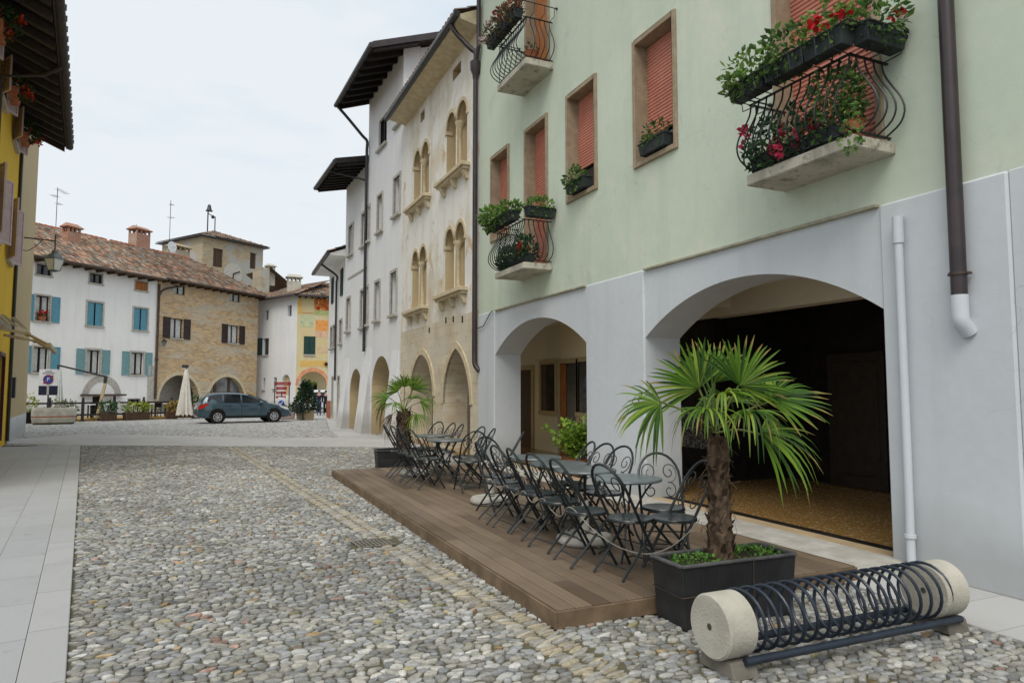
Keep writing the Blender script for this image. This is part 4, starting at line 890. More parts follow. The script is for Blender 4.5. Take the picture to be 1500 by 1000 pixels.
# side wall, built in its own turned frame under the house
sv=bpy.data.objects.new('side_wall',None)
mb=MB(); SH=[rect(4.17,4.75,7.85,8.78),rect(.65,1.23,7.75,8.6),rect(.45,1.40,4.7,6.15),rect(.60,1.0,1.7,2.7),rect(2.3,2.78,1.78,2.73)]
nich=arc_arch(3.55,4.75,1.2,2.35,2.95,12)
mb.wall(rect(-1.5,LG-.002,0,9.62),[q for q in SH]+[nich[::-1]],0,.5)
side=mb.build('side_wall',M['white'],gr); side.rotation_euler=(0,0,aG); side.location=(G0.x-G1.x,G0.y-G1.y,0)
for q in SH: 
    mb=MB(); mb.box(q[0][0],q[1][0],.25,.3,q[0][1],q[2][1]); part(mb,'pane',M['glass'],side)
mb=MB(); mb.wall(nich,[],.25,.3); part(mb,'niche_back',M['tan'],side)
shutter(side,M['green_shutter'],-.35,.42,4.7,6.2,-.06); mb=MB(); mb.box(.4,1.45,-.1,.02,4.58,4.68); mb.box(.55,1.05,-.14,.02,1.58,1.68); mb.box(2.22,2.86,-.14,.02,1.66,1.76); part(mb,'sill',M['grey_stone'],side)
def fresco(name,c1,c2,sc,c3=None):
    m=newmat(name); t=NT(m); col=t.mix(t.ramp(t.noise(sc,6),.38,.62),c1,c2)
    if c3: col=t.mix(t.ramp(t.noise(sc*1.7,5,t.coord((1,1,.5))),.55,.65),col,c3)
    t.out(col,.9,t.bump(t.noise(30,4),.2,.01),spec=.1); return m
FA=arc_arch(.24,2.48,0,2.05,3.18,18)
mb=MB(); mb.wall(notch(.002,4.2,0,9.62,[FA]),[rect(.62,1.46,4.6,6.1)],0,.5,1)
M['fresco_wall']=plaster('faded_yellow_fresco_wall',(.62,.52,.28,1),(.54,.44,.25,1),(.40,.30,.2,1),.3,scale=.8,patch=[((.58,.55,.40,1),.9,.5,.65)])
part(mb,'wall',[M['fresco_wall'],M['tan']],gr)
FR=[('fresco_panel',1.36,2.75,8.35,9.38,fresco('red_fresco',(.30,.035,.015,1),(.55,.20,.05,1),2.6,(.65,.42,.18,1))),('fresco_panel',1.36,2.75,7.93,8.345,fresco('green_fresco',(.33,.38,.14,1),(.42,.44,.22,1),3)),('fresco_panel',1.50,2.75,6.62,7.52,fresco('orange_fresco',(.66,.26,.06,1),(.66,.36,.12,1),3,(.55,.20,.08,1))),('fresco_panel',1.45,2.75,6.1,6.6,fresco('pink_fresco',(.60,.35,.24,1),(.62,.48,.33,1),4,(.5,.2,.14,1))),('fresco_panel',.22,1.28,6.9,7.9,fresco('grey_green_fresco',(.42,.47,.27,1),(.52,.52,.33,1),3,(.3,.36,.26,1))),('fresco_panel',.05,.34,8.0,9.2,fresco('amber_fresco',(.62,.34,.06,1),(.62,.42,.15,1),2)),('fresco_panel',.40,1.30,8.02,8.12,fresco('brown_band_fresco',(.42,.22,.1,1),(.5,.3,.15,1),4)),('fresco_panel',.3,2.75,3.58,4.1,fresco('ochre_fresco',(.62,.38,.09,1),(.58,.42,.18,1),2)),('fresco_panel',1.7,2.75,4.75,5.3,fresco('sepia_fresco',(.58,.40,.24,1),(.55,.46,.3,1),4,(.4,.22,.14,1)))]
for nm,a,b,c,d,mt in FR: box_part(nm,mt,gr,a,b,-.012,.0,c,d)
mb=MB(); o=arc_arch(-.02,2.74,2.04,2.05,3.52,18)[1:-1]; i=FA[1:-1]
for (a,b),(c,d) in zip(zip(o,o[1:]),zip(i,i[1:])): mb.hexa([(a[0],-.02,a[1]),(b[0],-.02,b[1]),(b[0],.03,b[1]),(a[0],.03,a[1]),(c[0],-.02,c[1]),(d[0],-.02,d[1]),(d[0],.03,d[1]),(c[0],.03,c[1])])
part(mb,'arch_ring',fresco('red_arch_fresco',(.55,.22,.12,1),(.60,.34,.2,1),3),gr)
w=window(gr,.62,1.46,4.6,6.1,.2,'glass','green_shutter',None,.02,True,.02); shutter(w,M['green_shutter'],.58,1.03,4.58,6.12,-.05); shutter(w,M['green_shutter'],1.045,1.50,4.58,6.12,-.05)
mb=MB(); mb.box(.002,4.2,5.5,5.8,0,3.4); mb.box(.002,4.2,.502,5.49,3.3,3.4); mb.box(.002,.2,.502,5.49,0,3.29); part(mb,'passage_wall',M['cream_wall'],gr)
mb=MB(); mb.box(1.55,2.5,5.40,5.49,0,2.3); part(mb,'inner_door',M['near_black'],gr); mb=MB(); mb.box(.21,.7,5.40,5.49,.8,2.3); part(mb,'inner_window',M['near_black'],gr)
# roof over front and side: one hip
tile_roof('roof',gr,(-.5,-.6,9.52),(1,0,0),(0,1,.42),[(0,0),(4.7,0),(4.7,4.5),(3.3,4.5)],.8,seed=31)
dS=Vector((G0.x-G1.x,G0.y-G1.y,0)); uS_=dS.normalized(); nS=Vector((uS_.y,-uS_.x,0))
if nS.x<0: nS=-nS
tile_roof('side_roof',gr,Vector((0,0,9.52))-nS*.6+uS_*-.7,uS_,nS+Vector((0,0,.42)),[(0,0),(7.2,0),(7.2,4.0),(1.0,4.4)],.8,seed=33)
mb=MB(); P0=Vector((0,0,9.45))-nS*.62; mb.tube([P0+uS_*-.4,P0+uS_*6.2],.09,8); mb.tube([(-.5,-.66,9.45),(4.2,-.66,9.45)],.09,8); part(mb,'gutter',M['pipe_brown'],gr)
mb=MB()
for k in range(8): mb.box(.1+k*.5,.22+k*.5,-.55,0,9.30,9.44)
part(mb,'rafter_ends',M['wood_dark'],gr)
P=uS_*2.1+nS*1.0; ch=chimney(gr,P.x,P.y,9.8,11.0,1.1,.8,'concrete')
t=thing('door_lamp','small black lamp on the frescoed wall at right of the arch','lamp',(G1.x+2.42,58.8,3.75))
mb=MB(); mb.lathe([(.0,.22),(.16,.15),(.14,0),(.05,-.05)],8); part(mb,'shade',M['near_black'],t); mb=MB(); mb.bar((0,0,.2),(0,.12,.3),.03); part(mb,'bracket',M['near_black'],t)
# ------------------------------------------------------------------ antennas and dish
def antenna(loc,h,label,arms):
    t=thing('roof_antenna',label,'antenna',loc,aF+.5,'television antennas on the roofs')
    mb=MB(); mb.tube([(0,0,0),(0,0,h)],.024,6); part(mb,'mast',M['gutter'],t)
    for z,l,dx,n in arms:
        mb=MB(); mb.tube([(0,0,z),(dx,0,z)],.010,5)
        for k in range(n): x=dx*(k+.3)/n; mb.tube([(x,-l/2,z),(x,l/2,z)],.007,4)
        part(mb,'aerial',M['gutter'],t)
antenna(fw(4.4,5,12.8),3.0,'thin antenna mast above the left end of the white house roof',[(2.9,.5,1.4,6),(2.3,.5,-.7,4),(1.9,.4,.6,4)])
antenna(fw(14.0,5,12.8),4.6,'tallest antenna mast rising beside the clock tower',[(4.3,.4,.5,4),(3.2,.6,.4,3)])
antenna(fw(11.9,6.3,12.5),2.5,'short low antenna just right of the ridge chimney',[(1.8,.4,2.0,6)])
t=thing('satellite_dish','pale satellite dish on the mast left of the clock tower','satellite dish',fw(14.1,4.9,13.5),aF)
mb=MB(); mb.lathe([(0,.0),(.25,.03),(.45,.12)],20,axis='y'); part(mb,'dish',M['white_metal'],t); mb=MB(); mb.tube([(0,-.0,0),(0,-.5,-.1)],.015,5); part(mb,'feed_arm',M['gutter'],t)
# ------------------------------------------------------------------ YELLOW HOUSE at the left edge
pl,ql=Vector((-5.34,24.2)),Vector((-6.5,32.85)); aL=rframe(pl,ql); uL=(ql-pl).normalized(); nL=Vector((-uL.y,uL.x))
def lwp(x,y,z=0): p=pl+uL*x+nL*y; return (p.x,p.y,z)
M['yellow']=plaster('yellow_render',(.74,.50,.045,1),(.66,.43,.04,1),(.35,.25,.06,1),.3,scale=.6)
M['beige']=plaster('beige_render',(.50,.40,.24,1),(.45,.36,.21,1),(.33,.27,.17,1),.2,scale=.4)
M['mauve_shutter']=simple('mauve_shutter_paint',(.55,.44,.44,1),(.46,.36,.36,1),5,.6,.1,20)
M['maroon_edge']=simple('maroon_shutter_paint',(.10,.02,.03,1),(.07,.015,.02,1),5,.5,.1,20)
yh=thing('yellow_house','yellow rendered house with deep dark eave, open mauve shutters and flower boxes','house',(pl.x,pl.y,0),aL)
YE=1.25
yw=[(-4.6,-3.6,5.35,7.0),(-1.1,-.1,5.35,7.0),(-8.2,-7.2,5.35,7.0),(-8.2,-7.2,8.75,9.6),(-4.6,-3.6,8.75,9.6),(-1.1,-.1,8.75,9.6),(-1.5,-.2,0.2,2.6)]
mb=MB(); mb.wall(rect(-11,YE,0,9.85),[rect(*q) for q in yw],0,.4); part(mb,'wall',M['yellow'],yh)
for k,q in enumerate(yw[:-1]):
    w=window(yh,*q,.15,'glass','maroon_edge',None,.03,True,.03)
    for hx_,sg in ((q[0],-1),(q[1],1)):
        mb=MB(); louvre(mb,0,.5,q[2],q[3],-.02); o=part(mb,'shutter',[M['mauve_shutter'],M['maroon_edge']],w)
        o.location=(hx_,-.03,0); o.rotation_euler=(0,0,-.46 if sg>0 else PI+.46)
window(yh,*yw[-1],.15,'glass','maroon_edge','maroon_edge',.1,False,.03,name='door')
mb=MB(); s=.42; zg=9.42; out=1.2
def zz(y): return zg+(y+out)*s
mb.hexa([(-11,-out,zz(-out)),(YE-.15,-out,zz(-out)),(YE-.15,6,zz(6)),(-11,6,zz(6)),(-11,-out,zz(-out)+.1),(YE-.15,-out,zz(-out)+.1),(YE-.15,6,zz(6)+.1),(-11,6,zz(6)+.1)]); rf=part(mb,'roof',M['wood_dark'],yh)
M['rafter_grey']=simple('weathered_grey_timber',(.07,.06,.055,1),(.045,.04,.036,1),6,.8,.2,30)
mb=MB()
for k in range(18):
    x=-10.9+k*.70; mb.hexa([(x-.07,-out+.03,zz(-out+.03)-.18),(x+.07,-out+.03,zz(-out+.03)-.18),(x+.07,.3,zz(.3)-.18),(x-.07,.3,zz(.3)-.18),(x-.07,-out+.03,zz(-out+.03)-.002),(x+.07,-out+.03,zz(-out+.03)-.002),(x+.07,.3,zz(.3)-.002),(x-.07,.3,zz(.3)-.002)])
part(mb,'rafters',M['rafter_grey'],rf)
mb=MB(); mb.tube([(-11,-out-.1,zg+.04),(YE-.1,-out-.1,zg+.04)],.10,10)
for k in range(24): x=-10.8+k*.5; mb.box(x-.02,x+.02,-out-.22,-out-.14,zg+.04,zg+.16)
mb.box(-11,YE-.14,-out-.03,-out-.001,zg-.05,zg+.15); part(mb,'gutter',M['rafter_grey'],rf)
mb=MB(); mb.tube([(-5.6,-out-.05,zg-.1),(-5.3,-.9,zg-.25),(-5.2,-.08,zg-.45),(-5.2,-.08,.2)],.05,8); part(mb,'drainpipe',M['rafter_grey'],yh)
tile_roof('roof_tiles',rf,(-11,-out,zz(-out)+.12),(1,0,0),(0,1,s),[(0,0),(11+YE-.15,0),(11+YE-.15,7.8),(0,7.8)],.8,seed=41)
mb=MB(); mb.tube([(YE-.06,-.06,.1),(YE-.06,-.06,9.3)],.045,8); part(mb,'drainpipe',M['gutter'],yh)
bg=thing('beige_house','plain beige rendered house wall with grey plinth beyond the yellow house','house',(pl.x,pl.y,0),aL)
mb=MB(); mb.box(YE+.003,8.65,-.03,8,0,12.2); part(mb,'wall',M['beige'],bg); mb=MB(); mb.box(YE+.004,8.66,-.045,.0,0,.75); mb.box(8.651,8.665,-.04,8,0,.75); part(mb,'plinth',M['grey'],bg)
mb=MB(); mb.box(YE+.6,YE+.95,-.14,-.03,1.4,2.05); part(mb,'meter_box',M['gutter'],bg)
mb=MB(); mb.box(YE-.1,8.9,-.3,8.3,12.2,12.35); part(mb,'roof',M['wood_dark'],bg)
# flower boxes under the yellow eave
for k,(x,lab) in enumerate(((-7.7,'flower box of red geraniums at the upper left corner of the yellow house'),(-4.1,'middle flower box of red geraniums under the yellow house eave'),(-.6,'last flower box of red geraniums near the end of the yellow house eave'))):
    t=thing('flower_box',lab,'flower box',lwp(x,-.24,8.85),aL,'geranium boxes on the yellow house')
    mb=MB(); mb.hexa([(-.42,-.09,0),(.42,-.09,0),(.42,.09,0),(-.42,.09,0),(-.46,-.12,.2),(.46,-.12,.2),(.46,.12,.2),(-.46,.12,.2)]); part(mb,'box',M['terracotta'],t)
    mb=MB(); leaves(mb,(0,-.12,.32),(.52,.24,.30),170,.10,[(.03,.07,.02),(.05,.09,.02)]); part(mb,'foliage',M['leaf'],t)
    mb=MB(); blossoms(mb,(0,-.18,.34),(.40,.18,.24),9,.09,(.60,.05,.012)); part(mb,'blossom',M['flower'],t)
# awning with folding arms
t=thing('folding_awning','partly folded awning with beige metal arms on the yellow house','awning',lwp(-3.6,0,0),aL)
mb=MB(); mb.tube([(-1.6,-.16,3.35),(1.9,-.16,3.35)],.10,10); part(mb,'roller',M['canvas'],t)
M['awning_metal']=simple('beige_enamel',(.52,.42,.26,1),(.45,.36,.21,1),4,.45,.05,20)
for x in (-1.2,1.6):
    mb=MB(); mb.bar((x,-.12,3.12),(x+.55,-.78,3.02),.05,.07); mb.bar((x+.55,-.78,3.02),(x-.15,-1.25,2.72),.05,.06); mb.ell((x+.55,-.78,3.02),(.07,.07,.07),8,6); part(mb,'arm',M['awning_metal'],t)
mb=MB(); mb.box(-1.7,2.0,-1.30,-1.22,2.66,2.76); part(mb,'front_rail',M['awning_metal'],t)
mb=MB(); n=14
for k in range(n):
    a0,a1=k/n,(k+1)/n
    mb.quad((-1.55,-.18-a0*.45,3.42-.12*a0),(1.85,-.18-a0*.45,3.42-.12*a0),(1.85,-.18-a1*.45,3.42-.12*a1-.03*math.sin(k)),(-1.55,-.18-a1*.45,3.42-.12*a1-.03*math.sin(k)))
part(mb,'canopy',M['canvas'],t)
# street lantern on a long bracket from the beige wall
t=thing('street_lantern','hanging street lantern with pale glass on a long wall bracket','street lamp',lwp(2.1,0,5.78),aL)
mb=MB(); mb.tube([(0,0,.78),(-.12,-1.0,.74)],.022,6); mb.tube(smooth_path([(0,0,.45),(-.04,-.25,.35),(-.06,-.5,.55),(-.08,-.65,.74)],5),.012,5); mb.tube([(-.12,-1.0,.95),(-.12,-1.0,.45)],.02,6); part(mb,'bracket',M['gutter'],t)
x_,y_=-.12,-1.0
mb=MB(); mb.lathe([(.16,-.24),(.27,.13)],4,x_,y_,smooth=False); part(mb,'glass_body',fresco('lantern_glass',(.82,.86,.84,1),(.70,.74,.70,1),3),t)
mb=MB(); mb.lathe([(.30,.13),(.29,.16),(.13,.32),(.10,.32),(.08,.42),(.0,.46)],4,x_,y_,smooth=False)
for k in range(4): a=PI/2*k; mb.bar((x_+.16*math.cos(a),y_+.16*math.sin(a),-.24),(x_+.275*math.cos(a),y_+.275*math.sin(a),.13),.02)
mb.lathe([(.04,-.29),(.17,-.24),(.17,-.225)],4,x_,y_,smooth=False); part(mb,'frame',simple('grey_green_lantern_metal',(.20,.24,.24,1),(.11,.13,.13,1),8,.5,.1,40),t)
# ------------------------------------------------------------------ PARKED CAR
def parked_car():
    a=math.atan2(.39,2.66); ox,oy=.60-math.sin(a)*.78,36.95+math.cos(a)*.78
    t=thing('parked_car','dark grey estate car parked on the piazza, facing right','car',(ox,oy,0),a)
    paint=newmat('dark_grey_metallic_paint'); n=NT(paint); n.out(n.mix(n.ramp(n.noise(2,3),.4,.7),(.028,.066,.092,1),(.036,.080,.11,1)),.25,None,metal=.25,spec=.5,coat=1.0)
    dark=M['near_black']
    top=[(-.90,.62),(-.88,.80),(-.80,.98),(-.70,1.06),(-.55,1.30),(-.42,1.44),(-.2,1.485),(.3,1.505),(.9,1.50),(1.4,1.45),(1.75,1.34),(2.15,1.16),(2.48,1.01),(2.8,.95),(3.15,.86),(3.42,.75),(3.58,.62),(3.64,.50)]
    def zt(x):
        for (x0,z0),(x1,z1) in zip(top,top[1:]):
            if x<=x1: return z0+(z1-z0)*max(0,(x-x0))/(x1-x0)
        return top[-1][1]
    def hw(x):
        if x<0: return .875-.16*(max(0,-x-.1)/.8)**2
        if x>2.4: return .875-.24*((x-2.4)/1.24)**2.2
        return .875
    def belt(x): return min(.98-.025*max(0,x),zt(x)-.05)
    def rw(x): 
        k=min(1,max(0,(zt(x)-1.0)/.5)); return hw(x)*(.93-.25*k)
    def zb(x): return .24+.10*max(0,(abs(x-1.35)-1.7)/.6)**2
    mb=MB(); mb.smooth=True; rows=[]
    xs=[-.90,-.885,-.84,-.76,-.66,-.55,-.42,-.25,0,.3,.6,.9,1.2,1.5,1.75,2.0,2.25,2.48,2.7,2.9,3.1,3.3,3.45,3.56,3.62,3.64]
    for x in xs:
        w=hw(x);b=belt(x);z=zt(x);r=rw(x);q=zb(x)
        if x<-.85 or x>3.6: q+=.06
        half=[(0,q),(w*.85,q),(w*.965,q+.07),(w,q+(b-q)*.45),(w*.99,q+(b-q)*.75),(w*.955,b),(r+.015,z-.06),(r*.86,z-.012),(r*.5,z+.008),(0,z+.012)]
        ring=[(x,-y,h) for y,h in half]+[(x,y,h) for y,h in half[-2:0:-1]]
        rows.append([mb.vert(p) for p in ring])
    for A,B in zip(rows,rows[1:]):
        for k in range(len(A)): mb.face((A[k],A[(k+1)%len(A)],B[(k+1)%len(A)],B[k]))
    mb.face(rows[0]); mb.face(rows[-1]); body=part(mb,'body',paint,t)
    def side(x,z,s,off=.012):
        b=belt(x); w0=hw(x)*.955; w1=rw(x)+.015; zz=zt(x)-.06; k=max(0,min(1,(z-b)/max(.01,zz-b))); return (x,s*(w0+(w1-w0)*k+off),z)
    for s in (-1,1):
        for nm,P in (('rear_quarter_window',[(-.50,1.05),(-.40,1.33),(-.05,1.41),(.22,1.42),(.22,1.03)]),('rear_door_window',[(.30,1.03),(.30,1.425),(1.08,1.42),(1.08,1.00)]),('front_door_window',[(1.16,1.00),(1.16,1.41),(1.42,1.375),(1.72,1.27),(2.02,1.12),(2.2,1.0)])):
            m=MB(); m.face([m.vert(side(x,z,s)) for x,z in P]); part(m,nm,M['glass'],t)
        m=MB(); P=[(-.62,.98),(-.87,.86),(-.86,.70),(-.70,.74),(-.42,.96),(-.40,1.0)]; m.face([m.vert((x,s*(hw(x)*.985+.012),z)) for x,z in P]); o=part(m,'tail_light',M['tail'],t)
        m=MB(); P=[(3.50,.62),(3.44,.74),(3.10,.84),(2.95,.86),(3.05,.78),(3.3,.66)]; m.face([m.vert((x,s*(hw(x)*.97+.012),z)) for x,z in P]); part(m,'headlight',M['white_metal'],t)
        m=MB(); m.ell((2.05,s*(hw(2)+.10),1.02),(.11,.10,.075),10,6); m.bar((2.08,s*.80,.98),(2.06,s*(hw(2)+.06),1.0),.04); part(m,'wing_mirror',paint,t)
        for x in (.42,1.26):
            m=MB(); m.box(x,x+.2,s*.868-.012*(s<0),s*.868+.012*(s>0)+.012,.86,.89); part(m,'door_handle',paint,t)
        m=MB(); m.tube([(-.3,s*.60,1.50),(-.2,s*.60,1.535),(1.1,s*.60,1.545),(1.25,s*.60,1.50)],.016,6); part(m,'roof_rail',M['iron'],t)
        m=MB()
        for x in (.27,1.12,2.05): m.box(x-.006,x+.006,s*.873-.004,s*.873+.004,.34,.94)
        m.box(-.1,2.4,s*.872-.005,s*.872+.005,.30,.36); part(m,'door_seams',dark,t)
        for x in (0,2.708):
            m=MB(); m.lathe([(.0,-.01),(.375,-.01),(.375,.012),(.0,.012)],26,x,s*.885 if x<1 else s*.86,.36,'y',smooth=False); part(m,'wheel_arch',dark,t)
            m=MB(); m.lathe([(.20,-.10),(.30,-.105),(.315,-.08),(.315,.08),(.30,.105),(.20,.10)],26,x,s*.80,.315,'y'); w=part(m,'wheel',M['rubber'],t)
            m=MB(); yy=s*.905
            m.lathe([(.06,0),(.065,.0),(.0,.005)],12,x,yy+s*.012,.315,'y')
            m.lathe([(.175,-.03),(.205,-.03),(.205,.03),(.175,.03),(.175,-.03)],26,x,yy-s*.01,.315,'y')
            for k in range(7):
                an=2*PI*k/7; m.bar((x+.04*math.cos(an),yy,.315+.04*math.sin(an)),(x+.185*math.cos(an),yy,.315+.185*math.sin(an)),.05,.02,(0,1,0))
            part(m,'rim',M['silver'],w)
    m=MB(); m.quad((-.74,-.60,1.05),(-.74,.60,1.05),(-.475,.50,1.41),(-.475,-.50,1.41)); part(m,'rear_window',M['glass'],t)
    m=MB(); m.quad((2.42,-.72,1.045),(2.42,.72,1.045),(1.50,.56,1.445),(1.50,-.56,1.445)); part(m,'windscreen',M['glass'],t)
    m=MB(); m.box(-.925,-.90,-.26,.26,.70,.81); part(m,'number_plate',M['white_metal'],t)
    m=MB(); m.box(3.60,3.655,-.5,.5,.30,.46); part(m,'grille',dark,t)
M['rubber']=simple('tyre_rubber',(.012,.012,.013,1),(.008,.008,.008,1),20,.85,.2,60)
M['silver']=simple('silver_alloy',(.55,.56,.58,1),(.42,.43,.45,1),6,.35,.02,20,metal=.6)
M['tail']=simple('red_lamp_lens',(.55,.02,.012,1),(.40,.012,.01,1),6,.2,.02,20,spec=.6)
parked_car()
# ------------------------------------------------------------------ PEOPLE (small, walking away under the arch)
def skin_obj(name,parent,mat,V,E,root=0):
    me=bpy.data.meshes.new(name); me.from_pydata([v[0] for v in V],E,[]); me.materials.append(mat); o=bpy.data.objects.new(name,me); COL.objects.link(o); o.parent=parent
    m=o.modifiers.new('skin','SKIN'); m.use_smooth_shade=True
    for i,v in enumerate(V):
        r=v[1] if isinstance(v[1],tuple) else (v[1],v[1]); me.skin_vertices[0].data[i].radius=r
    me.skin_vertices[0].data[root].use_root=True
    o.modifiers.new('sub','SUBSURF').levels=2; o.modifiers[-1].render_levels=2; return o
def person(name,label,loc,rz,h,jacket,trousers,hair,stride=.12,group=None):
    s=h/1.72; t=thing(name,label,'person',loc,rz,group); skin=simple('skin_tone',(.48,.29,.20,1),(.42,.25,.17,1),6,.6,.05,20)
    P=lambda x,y,z:(x*s,y*s,z*s)
    st=stride
    V=[(P(0,0,.95),(.13*s,.10*s)),(P(0,0,1.15),(.12*s,.09*s)),(P(0,.0,1.35),(.15*s,.10*s)),(P(0,0,1.47),.055*s),(P(0,.015,1.58),(.075*s,.09*s)),(P(0,.015,1.67),(.065*s,.08*s)),
       (P(.18,0,1.38),.055*s),(P(.24,-.02,1.12),.042*s),(P(.22,.08,.90),.032*s),(P(.21,.11,.82),.03*s),(P(-.18,0,1.38),.055*s),(P(-.24,.0,1.12),.042*s),(P(-.22,.04,.90),.032*s),(P(-.21,.06,.82),.03*s),
       (P(.09,0,.88),.085*s),(P(.09,st*.5,.50),.06*s),(P(.09,st*.4,.09),.04*s),(P(.09,st*.4+.13,.045),.035*s),(P(-.09,0,.88),.085*s),(P(-.09,-st*.3,.50),.06*s),(P(-.09,-st,.11),.04*s),(P(-.09,-st+.13,.05),.035*s)]
    E=[(0,1),(1,2),(2,3),(3,4),(4,5),(2,6),(6,7),(7,8),(8,9),(2,10),(10,11),(11,12),(12,13),(0,14),(14,15),(15,16),(16,17),(0,18),(18,19),(19,20),(20,21)]
    skin_obj('body',t,skin,V,E)
    g=lambda i,k: (V[i][0],(V[i][1][0]*k,V[i][1][1]*k) if isinstance(V[i][1],tuple) else V[i][1]*k)
    skin_obj('jacket',t,jacket,[(P(0,0,.86),(.155*s,.125*s)),g(1,1.22),g(2,1.15),(P(0,0,1.455),.075*s),g(6,1.35),g(7,1.4),g(8,1.4),g(10,1.35),g(11,1.4),g(12,1.4)],[(0,1),(1,2),(2,3),(2,4),(4,5),(5,6),(2,7),(7,8),(8,9)])
    skin_obj('trousers',t,trousers,[(P(0,0,.92),(.14*s,.11*s)),g(14,1.15),g(15,1.25),(V[16][0],.058*s),g(18,1.15),g(19,1.25),(V[20][0],.058*s)],[(0,1),(1,2),(2,3),(0,4),(4,5),(5,6)])
    for i in (16,20):
        m=MB(); x,y,z=V[i][0]; m.ell((x,y+.07*s,max(.04*s,z-.05*s)),(.05*s,.14*s,.045*s),10,6); part(m,'shoe',M['near_black'],t)
    m=MB(); m.ell((0,-.005*s,1.655*s),(.088*s,.102*s,.085*s),12,8); part(m,'hair',hair,t)
cloth=lambda n,c:simple(n,c,tuple(x*.6 for x in c[:3])+(1,),9,.9,.3,40)
person('person','person in a dark navy jacket and blue trousers walking away toward the arch','x' and (6.86,46.2,0),-.25,1.66,cloth('navy_jacket',(.012,.016,.04,1)),cloth('blue_trousers',(.03,.06,.16,1)),cloth('grey_hair',(.25,.22,.20,1)))
person('person','person in black clothes walking just right of the one in navy','x' and (7.40,46.9,0),-.1,1.62,cloth('black_coat',(.012,.012,.015,1)),cloth('black_trousers',(.015,.015,.02,1)),cloth('dark_hair',(.03,.02,.015,1)),-.1)
# ------------------------------------------------------------------ PALE VAN half hidden behind the planted tree
t=thing('parked_van','pale van parked in front of the arch behind the conifer tub','van',(7.3,52.5,0),PI/2+.1)
mb=MB(); prof=[(-1.6,.35),(1.5,.35),(1.75,.55),(1.7,.85),(1.1,1.0),(.6,1.6),(-1.55,1.65),(-1.7,1.2)]
mb.prism(prof,-.78,.78); part(mb,'body',M['white_metal'],t,.06)
for s in (-1,1):
    for x in (-1.0,1.05): mb=MB(); mb.lathe([(0,-.09),(.28,-.09),(.3,0),(.28,.09),(0,.09)],18,x,s*.74,.30,'y'); part(mb,'wheel',M['rubber'],t)
    mb=MB(); mb.face([mb.vert((x,s*.785,z)) for x,z in ((-.1,1.05),(1.0,1.05),(.55,1.5),(-.1,1.5))]); part(mb,'side_window',M['glass'],t)
mb=MB(); mb.box(-1.72,-1.69,-.6,.6,1.15,1.5); part(mb,'rear_window',M['glass'],t)
for s in (-1,1): mb=MB(); mb.box(-1.72,-1.66,s*.70-.06,s*.70+.06,.75,1.1); part(mb,'tail_light',M['tail'],t)
# ------------------------------------------------------------------ SIGNS, TUBS, BIN by the arch
M['sign_blue']=simple('traffic_sign_blue',(.02,.08,.38,1),(.015,.06,.30,1),3,.4,.02,20)
M['sign_red']=simple('sign_red',(.30,.03,.03,1),(.22,.02,.02,1),3,.5,.02,20)
M['sign_navy']=simple('dark_sign_back',(.015,.018,.05,1),(.01,.012,.03,1),5,.5,.05,20)
t=thing('road_sign','small white sign panel with a blue round arrow sign beside the conifer','sign',(4.0,41.0,0),-.25)
mb=MB(); mb.tube([(0,.05,0),(0,.05,1.55)],.035,8); part(mb,'post',M['gutter'],t)
box_part('panel',M['white_metal'],t,-.19,.19,-.02,.02,.62,1.24)
mb=MB(); mb.lathe([(0,0),(.165,0),(.165,.012)],28,axis='y'); d=part(mb,'blue_disc',M['sign_blue'],t); d.location=(0,-.021,.90)
mb=MB(); mb.bar((.09,-.016,.09),(-.06,-.016,-.06),.035,.006,(0,1,0)); mb.bar((-.09,-.016,-.09),(.02,-.016,-.09),.03,.006,(0,1,0)); mb.bar((-.09,-.0165,-.09),(-.09,-.0165,.02),.03,.006,(0,1,0)); part(mb,'arrow',M['white_metal'],d)
t=thing('direction_sign','red and white direction boards on a post behind the car bonnet','sign',(4.55,46.0,0),-.3)
mb=MB(); mb.tube([(-.5,.05,0),(-.5,.05,2.2)],.035,8); mb.tube([(.4,.05,0),(.4,.05,2.2)],.035,8); part(mb,'post',M['gutter'],t)
for k,(x0,x1,z0,z1) in enumerate(((-.45,.50,1.95,2.16),(-.4,.25,1.66,1.86),(-.4,.22,1.38,1.56),(-.4,.2,1.12,1.28))): 
    b_=box_part('sign_board',M['sign_red'],t,x0,x1,-.02,.02,z0,z1); box_part('text_line',M['grey_stone'],b_,x0+.12,x1-.2,-.024,-.0205,(z0+z1)/2-.012,(z0+z1)/2+.008)
def tub(name,label,loc,rz,L,Wd,H,mat,r=.0):
    t=thing(name,label,'planter',loc,rz)
    mb=MB(); mb.hexa([(-L/2*.9,-Wd/2*.9,0),(L/2*.9,-Wd/2*.9,0),(L/2*.9,Wd/2*.9,0),(-L/2*.9,Wd/2*.9,0),(-L/2,-Wd/2,H),(L/2,-Wd/2,H),(L/2,Wd/2,H),(-L/2,Wd/2,H)]); part(mb,'box',mat,t,.02)
    mb=MB(); mb.box(-L/2+.05,L/2-.05,-Wd/2+.05,Wd/2-.05,H,H+.02); part(mb,'soil',M['soil'],t); return t
t=tub('tree_planter','wooden tub holding a dense dark conifer beside the litter bin',(5.15,39.6,0),-.2,.95,.8,.52,simple('pale_tub_wood',(.34,.27,.17,1),(.24,.18,.11,1),6,.8,.2,30))
mb=MB(); rg=random.Random(5)
for k in range(60):
    z=.55+1.55*(k/60); r=.80*(1-(k/60))**.75+.08
    leaves(mb,(0+rg.uniform(-.06,.06),rg.uniform(-.05,.05),z),(r,r,.12),26,.13,[(.022,.055,.020),(.03,.075,.028),(.015,.04,.018),(.05,.09,.03)],rg,.3)
part(mb,'foliage',M['leaf'],t)
